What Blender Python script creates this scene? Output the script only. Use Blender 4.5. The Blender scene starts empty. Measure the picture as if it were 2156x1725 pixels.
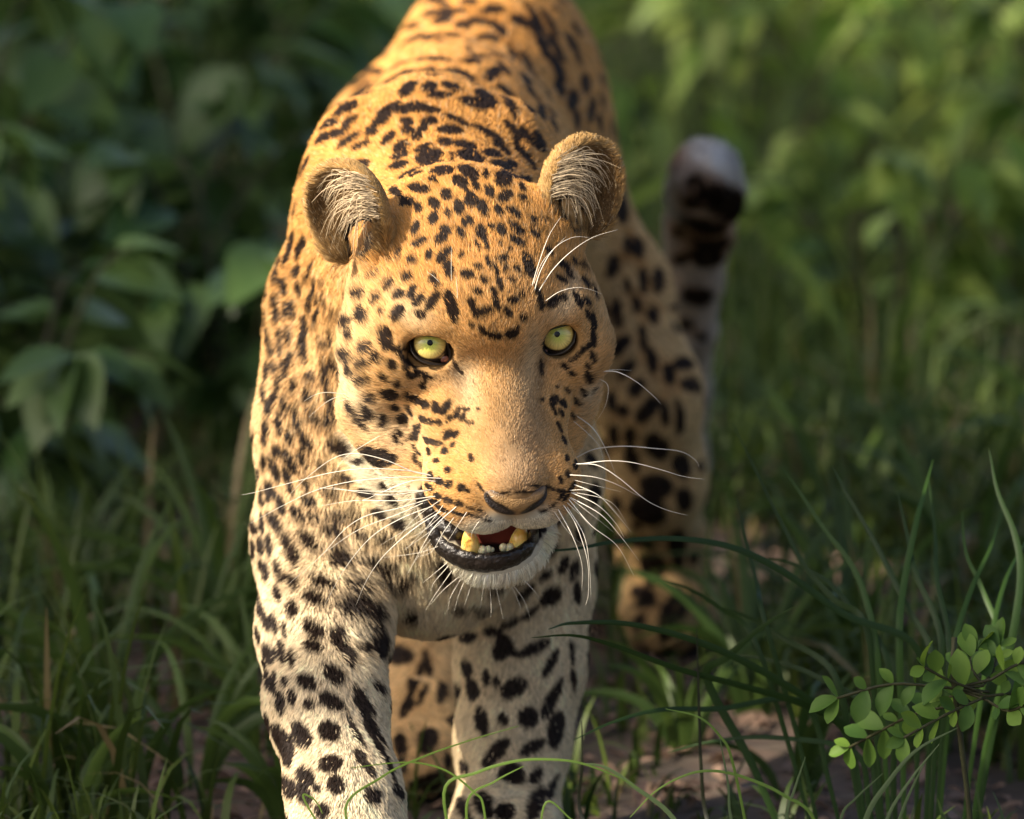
import bpy, bmesh, math, random
import numpy as np
from mathutils import Vector, Matrix
from mathutils.bvhtree import BVHTree

# ------------------------------------------------------------------ camera, sky, sun
SC = bpy.context.scene
COL = SC.collection
D2R = math.radians
CAM = np.array([0.0, -5.0, 1.20]); PITCH = D2R(9.2); FRAME = 0.72
DIST = 5.0 / math.cos(PITCH)
cam_d = bpy.data.cameras.new('camera'); cam = bpy.data.objects.new('camera', cam_d); COL.objects.link(cam)
cam.location = CAM; cam.rotation_euler = (D2R(90) - PITCH, 0, 0)
cam_d.sensor_width = 36.0; cam_d.lens = 36.0 * DIST / FRAME
cam_d.clip_end = 500.0; cam_d.clip_start = 0.1
cam_d.dof.use_dof = True; cam_d.dof.focus_distance = 5.09; cam_d.dof.aperture_fstop = 5.8
cam_d.dof.aperture_blades = 9
SC.camera = cam

SUN_EL, SUN_AZ = D2R(37), D2R(-60)      # azimuth measured from the direction towards the camera, negative = picture left
sun_dir = Vector((math.sin(SUN_AZ) * math.cos(SUN_EL), -math.cos(SUN_AZ) * math.cos(SUN_EL), math.sin(SUN_EL)))
world = bpy.data.worlds.new('World'); SC.world = world; world.use_nodes = True
wn = world.node_tree.nodes; wl = world.node_tree.links
sky = wn.new('ShaderNodeTexSky'); sky.sky_type = 'NISHITA'; sky.sun_disc = False
sky.sun_elevation = SUN_EL; sky.sun_rotation = math.atan2(sun_dir.x, sun_dir.y)
sky.dust_density = 4.0; sky.air_density = 0.8; sky.ozone_density = 0.4
wn['Background'].inputs['Strength'].default_value = 0.105
wl.new(sky.outputs['Color'], wn['Background'].inputs['Color'])
sun_d = bpy.data.lights.new('sun', 'SUN'); sun = bpy.data.objects.new('sun', sun_d); COL.objects.link(sun)
sun_d.energy = 4.6; sun_d.angle = D2R(0.6); sun_d.color = (1.0, 0.87, 0.70)
sun.rotation_euler = sun_dir.to_track_quat('Z', 'Y').to_euler(); sun.location = (-3, -3, 5)
SC.view_settings.view_transform = 'Standard'; SC.view_settings.look = 'None'
SC.view_settings.exposure = 1.06; SC.view_settings.gamma = 1.0
SC.cycles.max_bounces = 6; SC.cycles.diffuse_bounces = 3; SC.cycles.transparent_max_bounces = 8
SC.cycles_curves.shape = 'RIBBONS'; SC.cycles_curves.subdivisions = 2

# ------------------------------------------------------------------ helpers
CF = np.array([0.0, math.cos(PITCH), -math.sin(PITCH)])      # view direction
CR = np.array([1.0, 0.0, 0.0]); CU = np.array([0.0, math.sin(PITCH), math.cos(PITCH)])
def ray(dx, dy):                       # direction through a place on a 2156 x 1725 grid over the view
    s = FRAME / 2156.0 / DIST
    return CF + CR * (dx - 1078.0) * s + CU * (862.5 - dy) * s
def at(dx, dy, y):                     # the point on that line at distance y behind the nose
    r = ray(dx, dy)
    return CAM + r * ((y - CAM[1]) / r[1])
def project(p):
    q = np.asarray(p, float) - CAM
    w = q @ CF; s = FRAME / 2156.0 / DIST
    return np.stack([1078.0 + (q @ CR) / w / s, 862.5 - (q @ CU) / w / s], -1)

def link(o, parent=None):
    COL.objects.link(o)
    if parent is not None: o.parent = parent
    return o
def mesh_obj(name, verts, faces, mat, parent=None, smooth=True):
    me = bpy.data.meshes.new(name)
    me.from_pydata([tuple(map(float, v)) for v in verts], [], [tuple(map(int, f)) for f in faces])
    if smooth: me.polygons.foreach_set('use_smooth', [True] * len(me.polygons))
    me.materials.append(mat); me.update()
    return link(bpy.data.objects.new(name, me), parent)
def tag(o, label=None, category=None, group=None, kind=None):
    for k, v in (('label', label), ('category', category), ('group', group), ('kind', kind)):
        if v: o[k] = v
    return o
def smooth01(a, b, x):
    t = np.clip((x - a) / (b - a), 0, 1); return t * t * (3 - 2 * t)

rng = np.random.default_rng(11)
_nd = np.random.default_rng(5); _nv = _nd.normal(size=(7, 3)); _nv /= np.linalg.norm(_nv, axis=1)[:, None]; _np = _nd.uniform(0, 6.28, 7)
def wobble(p, wl_, seed=0):            # smooth pseudo-noise, about -1..1
    k = 2 * math.pi / wl_; q = p + seed * 1.37
    s = 0
    for i in range(7): s = s + np.sin(k * (0.7 + 0.12 * i) * (q @ _nv[i]) + _np[i] + 2.1 * seed)
    return s / 3.2

# ------------------------------------------------------------------ the head's own frame (millimetres: x right, y forward out of the face, z up)
def rx(a): c, s = math.cos(a), math.sin(a); return np.array([[1, 0, 0], [0, c, -s], [0, s, c]])
def ry(a): c, s = math.cos(a), math.sin(a); return np.array([[c, 0, s], [0, 1, 0], [-s, 0, c]])
def rz(a): c, s = math.cos(a), math.sin(a); return np.array([[c, -s, 0], [s, c, 0], [0, 0, 1]])
H_PITCH, H_YAW, H_ROLL = D2R(31), D2R(15), D2R(-2.0)
HB = np.stack([[1, 0, 0], [0, -math.cos(H_PITCH), -math.sin(H_PITCH)], [0, -math.sin(H_PITCH), math.cos(H_PITCH)]], 1)
HM = ry(H_ROLL) @ rz(H_YAW) @ HB       # columns: right, forward, up
HO = at(1036, 716, 0.055)
def h2w(p): return HO + (np.asarray(p, float) * 0.001) @ HM.T
def w2h(p): return ((np.asarray(p) - HO) @ HM) * 1000.0
def hat(dx, dy, yl):                   # head-frame point on a line of sight where the head's y equals yl
    o = w2h(CAM); d = ray(dx, dy) @ HM
    return o + d * ((yl - o[1]) / d[1])

# ------------------------------------------------------------------ distance fields
def ell(p, c, r, M=None):
    q = p - np.asarray(c, np.float32)
    if M is not None: q = q @ np.asarray(M, np.float32)
    r = np.asarray(r, np.float32)
    a = q / r; k0 = np.sqrt((a * a).sum(1)); b = a / r; k1 = np.sqrt((b * b).sum(1)) + 1e-9
    return k0 * (k0 - 1) / k1
def cap(p, a, b, ra, rb):
    a = np.asarray(a, np.float32); b = np.asarray(b, np.float32); ba = b - a
    t = np.clip(((p - a) @ ba) / (ba @ ba), 0, 1)
    return np.linalg.norm(p - a - t[:, None] * ba, axis=1) - (ra + (rb - ra) * t)
def smin(a, b, k):
    h = np.clip(0.5 + 0.5 * (b - a) / k, 0, 1)
    return b + (a - b) * h - k * h * (1 - h)
def smax(a, b, k): return -smin(-a, -b, k)

# ------------------------------------------------------------------ the leopard's shape
EYE_R = 17.0
GAZE = (CAM - HO) / np.linalg.norm(CAM - HO)
GAZE_H = GAZE @ HM
EYES = [hat(905, 722, 6.0) - GAZE_H * EYE_R * 0.98, hat(1173.5, 704, 6.0) - GAZE_H * EYE_R * 0.98]
def _norm(v): v = np.asarray(v, float); return v / np.linalg.norm(v)
def frame_from(fwd, up):               # columns: right, forward, up
    f = _norm(fwd); r = _norm(np.cross(f, up)); return np.stack([r, f, np.cross(r, f)], 1)
def ear_frame(s):
    o = _norm(np.array([s * 0.42, -1.0, 0.10])) @ HM        # opening direction
    t = (np.array([s * 0.34, 0.05, 1.0]) if s < 0 else np.array([s * 0.24, 0.05, 1.0])) @ HM
    return frame_from(o, t)
EAR_C = {-1: np.array([-93.0, -84.0, 58.0]), 1: np.array([85.0, -92.0, 58.0])}
EAR_F = {s: ear_frame(s) for s in (-1, 1)}
BRF = frame_from((0, 1, -0.60), (0, 0.6, 1))
EYE_LOOPS = [[(262, 285), (330, 262), (450, 262), (560, 275), (640, 310), (668, 400), (672, 480), (640, 538), (560, 550), (470, 540), (380, 508), (310, 442), (272, 360)],
             [(1672, 330), (1690, 262), (1740, 200), (1850, 165), (1960, 148), (1998, 190), (1992, 280), (1952, 350), (1885, 412), (1790, 444), (1710, 438), (1675, 390)]]
def E2(x, y): return (940 + x / 4.312) * .8624, (760 + y / 4.312) * .8624
def on_sphere(dx, dy, c, r):           # nearest meeting of a line of sight with a sphere (else its rim)
    d = _norm(ray(dx, dy)); o = CAM - c; b = o @ d; disc = b * b - (o @ o - r * r)
    p = CAM + d * (-b - math.sqrt(max(disc, 0)))
    return c + _norm(p - c) * r
EYE_F = []; EYE_AX = []
for i in (0, 1):
    L_ = np.array([w2h(on_sphere(*E2(*p), h2w(EYES[i]), EYE_R * .001)) - EYES[i] for p in EYE_LOOPS[i]])
    F_ = frame_from(L_.mean(0), (0, 0, 1)); e_ = L_ @ F_
    EYE_F.append(F_); EYE_AX.append((np.ptp(e_[:, 0]) / 2, np.ptp(e_[:, 2]) / 2, (e_[:, 0].max() + e_[:, 0].min()) / 2, (e_[:, 2].max() + e_[:, 2].min()) / 2))

def head_field(q):                     # q in head millimetres
    x = q[:, 0]; m = q.copy(); m[:, 0] = np.abs(x)
    d = ell(m, (0, -70, 6), (76, 84, 60))
    d = smin(d, ell(m, (0, -22, 10), (50, 44, 34)), 25)
    d = smin(d, ell(m, (42, -10, 17), (24, 18, 10)), 12)
    b = (q - np.array([0, 30, -38], np.float32)) @ BRF.astype(np.float32)
    d = smin(d, ell(b, (0, 0, 0), (31, 78, 29)), 13)
    d = smin(d, ell(m, (55, -38, -34), (41, 54, 50)), 30)
    d = smin(d, ell(m, (60, -10, -20), (28, 24, 18)), 14)
    d = smin(d, ell(m, (33, 16, -52), (23, 33, 27)), 15)
    d = smin(d, ell(m, (25, 62, -76), (32, 38, 27)), 18)
    d = smin(d, ell(m, (17, 80, -84), (25, 24, 17)), 8)
    d = smin(d, ell(m, (0, 86, -60), (23, 20, 17)), 8)
    d = smin(d, cap(m, (24, 58, -128), (60, -34, -84), 17, 34), 14)
    d = smin(d, ell(m, (0, 68, -138), (33, 25, 21)), 12)
    # nose: groove between nose and pad on each side, philtrum
    d = smax(d, -cap(m, (27, 92, -55), (17, 106, -71), 2.4, 3.4), 3)
    d = smax(d, -cap(m, (0, 106, -75), (0, 103, -96), 1.8, 2.5), 3)
    # open mouth
    d = smax(d, -ell(m, (0, 84, -116), (37, 40, 12)), 5)
    d = smax(d, -ell(m, (34, 52, -114), (18, 30, 7)), 5)
    # eyes
    for i, sx in enumerate((-1, 1)):
        c = EYES[i]
        d = smin(d, np.linalg.norm(q - c.astype(np.float32), axis=1) - (EYE_R + 3.0), 9)
        e = (q - c.astype(np.float32)) @ EYE_F[i].astype(np.float32); ax = EYE_AX[i]
        d = smax(d, -ell(e, (ax[2], 24, ax[3]), (ax[0] * 1.22 + 1, 30, ax[1] * 1.22 + 1)), 2.5)
    # ears
    for s in (-1, 1):
        e = (q - EAR_C[s].astype(np.float32)) @ EAR_F[s].astype(np.float32)
        out = ell(e, (0, -3, -2), (31.5, 21, 39.5))
        inn = ell(e, (s * 2.0, 18, -9), (30.5, 31, 44))
        sh = smax(out, -inn, 6)
        d = smin(d, sh, 12)
        hole = ell(e, (-s * 1, 4, -20), (15, 32, 18))
        d = smax(d, -hole, 8)
    return d

A = at
PRIMS = []                             # (kind, parameters, blend radius in metres)
def chain(pts, k):
    for (a, ra), (b, rb) in zip(pts[:-1], pts[1:]): PRIMS.append(('cap', (np.array(a), np.array(b), ra, rb), k))
def lump(c, r, k): PRIMS.append(('ell', (np.array(c, float), np.array(r, float)), k))
lump((-.062, .40, .400), (.092, .20, .165), .03)
lump((-.045, .72, .425), (.102, .34, .140), .06)
lump((-.014, 1.08, .452), (.098, .25, .146), .06)
lump((-.062, .42, .510), (.058, .13, .062), .04)                        # withers
for s in (-1, 1): lump((-.060 + s * .062, .37, .43), (.042, .11, .13), .03)
lump((-.062, .27, .325), (.085, .09, .150), .04)                          # breast
lump((-.045, .25, .43), (.075, .12, .080), .04)
chain([(np.array([-.055, .36, .465]), .088), (h2w((0, -85, -5)), .066)], .04)
# right foreleg (picture left), stepping forward
chain([(A(696, 640, .34), .048), (A(692, 900, .28), .051), (A(684, 1140, .26), .050), (A(680, 1330, .19), .045), (A(686, 1480, .13), .041), (A(726, 1680, .07), .038), (A(745, 1850, .03), .043)], .018)
wa = A(745, 1850, .03)
# left foreleg (picture right)
chain([(A(1085, 760, .38), .05), (A(1105, 1000, .36), .055), (A(1098, 1220, .38), .052), (A(1096, 1400, .37), .046), (A(1080, 1560, .35), .040), (A(1066, 1740, .31), .036), (A(1060, 1900, .29), .042)], .018)
wb = A(1060, 1900, .29)
# right hind leg reaching forward under the belly
chain([(np.array([-.08, 1.06, .43]), .085), (np.array([-.10, .84, .31]), .058), (A(890, 1320, .76), .036), (A(892, 1500, .70), .030), (A(892, 1690, .63), .028), (np.array([-.073, .58, .045]), .036)], .03)
wc = np.array([-.073, .58, .045])
# left hind leg (picture right)
chain([(np.array([.008, 1.08, .43]), .070), (A(1280, 620, 1.10), .048), (A(1362, 830, 1.05), .041), (A(1378, 1000, 1.08), .038), (A(1398, 1160, 1.17), .033), (A(1412, 1290, 1.22), .026), (A(1405, 1370, 1.17), .032)], .03)
wd = A(1405, 1370, 1.17)
PAWS = [wa, wb, wc, wd]
TAIL = [(np.array([-.01, 1.26, .50]), .036), (np.array([.02, 1.44, .42]), .032), (np.array([.08, 1.56, .30]), .028), (A(1425, 960, 1.52), .024), (A(1432, 830, 1.46), .023), (A(1442, 700, 1.40), .023), (A(1454, 590, 1.36), .024), (A(1472, 490, 1.32), .026), (A(1484, 415, 1.28), .028), (A(1484, 372, 1.24), .028)]
chain(TAIL, .012)
for w in PAWS:
    lump((w[0], w[1] - .030, .028), (.043, .062, .030), .02)
    for t in (-1.5, -.5, .5, 1.5): lump((w[0] + t * .019, w[1] - .072 + abs(t) * .010, .022), (.012, .022, .020), .006)
HC = h2w((0, -20, -10)).astype(np.float32)

def _prim(p, kind, a): return ell(p, *a) if kind == 'ell' else cap(p, *a)
def field(p, cell=.06):                # metres, negative inside; worked cell by cell with only the shapes near each cell
    p = np.ascontiguousarray(p, np.float32)
    key = np.floor(p / cell).astype(np.int64) + 64
    key = (key[:, 0] * 256 + key[:, 1]) * 256 + key[:, 2]
    o = np.argsort(key, kind='stable'); ks = key[o]; p = p[o]
    cuts = np.concatenate([[0], np.flatnonzero(np.diff(ks)) + 1, [len(ks)]])
    kc = ks[cuts[:-1]]
    cen = (np.stack([kc // 65536, kc // 256 % 256, kc % 256], 1) - 64 + .5).astype(np.float32) * np.float32(cell)
    R = cell * .87
    use = np.stack([_prim(cen, kind, a) < 2.0 * R + .05 + k for kind, a, k in PRIMS], 1)
    hd = np.linalg.norm(cen - HC, axis=1) - R < .24
    res = np.empty(len(p), np.float32)
    for i in range(len(cuts) - 1):
        s = slice(cuts[i], cuts[i + 1]); q = p[s]; d = None
        for j in np.flatnonzero(use[i]):
            kind, a, k = PRIMS[j]; v = _prim(q, kind, a)
            d = v if d is None else smin(d, v, k)
        if d is None: d = np.full(len(q), .1, np.float32)
        if hd[i]: d = smin(d, head_field(w2h(q).astype(np.float32)) * np.float32(.001), .03)
        res[s] = d
    out = np.empty(len(p), np.float32); out[o] = res
    return out

def surface_nets(lo, hi, h, field=field, coarse=True):
    n = np.ceil((np.asarray(hi) - lo) / h).astype(int) + 1
    B = 5
    n = ((n + B - 1) // B) * B + 1
    nb = (n - 1) // B
    g = np.stack(np.meshgrid(*[np.arange(k) for k in nb], indexing='ij'), -1).reshape(-1, 3)
    cen = lo + (g * B + B / 2) * h
    dc = field(cen) if coarse else np.zeros(len(cen))
    V = np.empty(tuple(n), np.float32)
    V[:] = 1.0
    # fill: coarse sign, then fine values near the surface
    act = np.abs(dc) < B * h * .87 + .007
    for (i, j, k), v in zip(g[~act], dc[~act]):
        V[i * B:i * B + B + 1, j * B:j * B + B + 1, k * B:k * B + B + 1] = .02 if v > 0 else -.02
    ga = g[act]; off = np.stack(np.meshgrid(*[np.arange(B + 1)] * 3, indexing='ij'), -1).reshape(-1, 3)
    for s in range(0, len(ga), 3000):
        blk = ga[s:s + 3000]
        idx = (blk[:, None, :] * B + off[None]).reshape(-1, 3)
        V[idx[:, 0], idx[:, 1], idx[:, 2]] = field(lo + idx * h)
    ins = V < 0
    c = np.zeros(tuple(n - 1), np.int8)
    for a in (0, 1):
        for b in (0, 1):
            for e in (0, 1): c += ins[a:n[0] - 1 + a, b:n[1] - 1 + b, e:n[2] - 1 + e]
    mix = (c > 0) & (c < 8); del c
    cells = np.argwhere(mix)
    vid = np.full(tuple(n - 1), -1, np.int32); vid[mix] = np.arange(len(cells))
    corners = np.array([(a, b, e) for a in (0, 1) for b in (0, 1) for e in (0, 1)])
    cv = np.stack([V[tuple((cells + o).T)] for o in corners], 1)
    acc = np.zeros((len(cells), 3)); cnt = np.zeros(len(cells))
    for i in range(8):
        for j in range(i + 1, 8):
            if np.abs(corners[i] - corners[j]).sum() != 1: continue
            x = (cv[:, i] < 0) != (cv[:, j] < 0)
            t = cv[x, i] / (cv[x, i] - cv[x, j])
            acc[x] += corners[i] + t[:, None] * (corners[j] - corners[i]); cnt[x] += 1
    P = lo + (cells + acc / cnt[:, None]) * h
    F = []
    for ax in range(3):
        a1, a2 = [(1, 2), (2, 0), (0, 1)][ax]
        sl0 = [slice(None)] * 3; sl1 = [slice(None)] * 3
        sl0[ax] = slice(0, -1); sl1[ax] = slice(1, None)
        e = np.argwhere(ins[tuple(sl0)] != ins[tuple(sl1)])
        u1 = np.zeros(3, int); u1[a1] = 1; u2 = np.zeros(3, int); u2[a2] = 1
        ok = (e[:, a1] > 0) & (e[:, a2] > 0) & (e[:, a1] < n[a1] - 1) & (e[:, a2] < n[a2] - 1)
        e = e[ok]
        q = np.stack([vid[tuple((e - u1 - u2).T)], vid[tuple((e - u2).T)], vid[tuple(e.T)], vid[tuple((e - u1).T)]], 1)
        fl = ~ins[tuple(e.T)]
        q[fl] = q[fl][:, ::-1]
        F.append(q)
    return P, np.concatenate(F)

def vertex_normals(P, F):
    n = np.cross(P[F[:, 2]] - P[F[:, 0]], P[F[:, 3]] - P[F[:, 1]])
    out = np.zeros_like(P)
    for k in range(4):
        for ax in range(3): out[:, ax] += np.bincount(F[:, k], n[:, ax], len(P))
    return out / (np.linalg.norm(out, axis=1)[:, None] + 1e-12)
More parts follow.
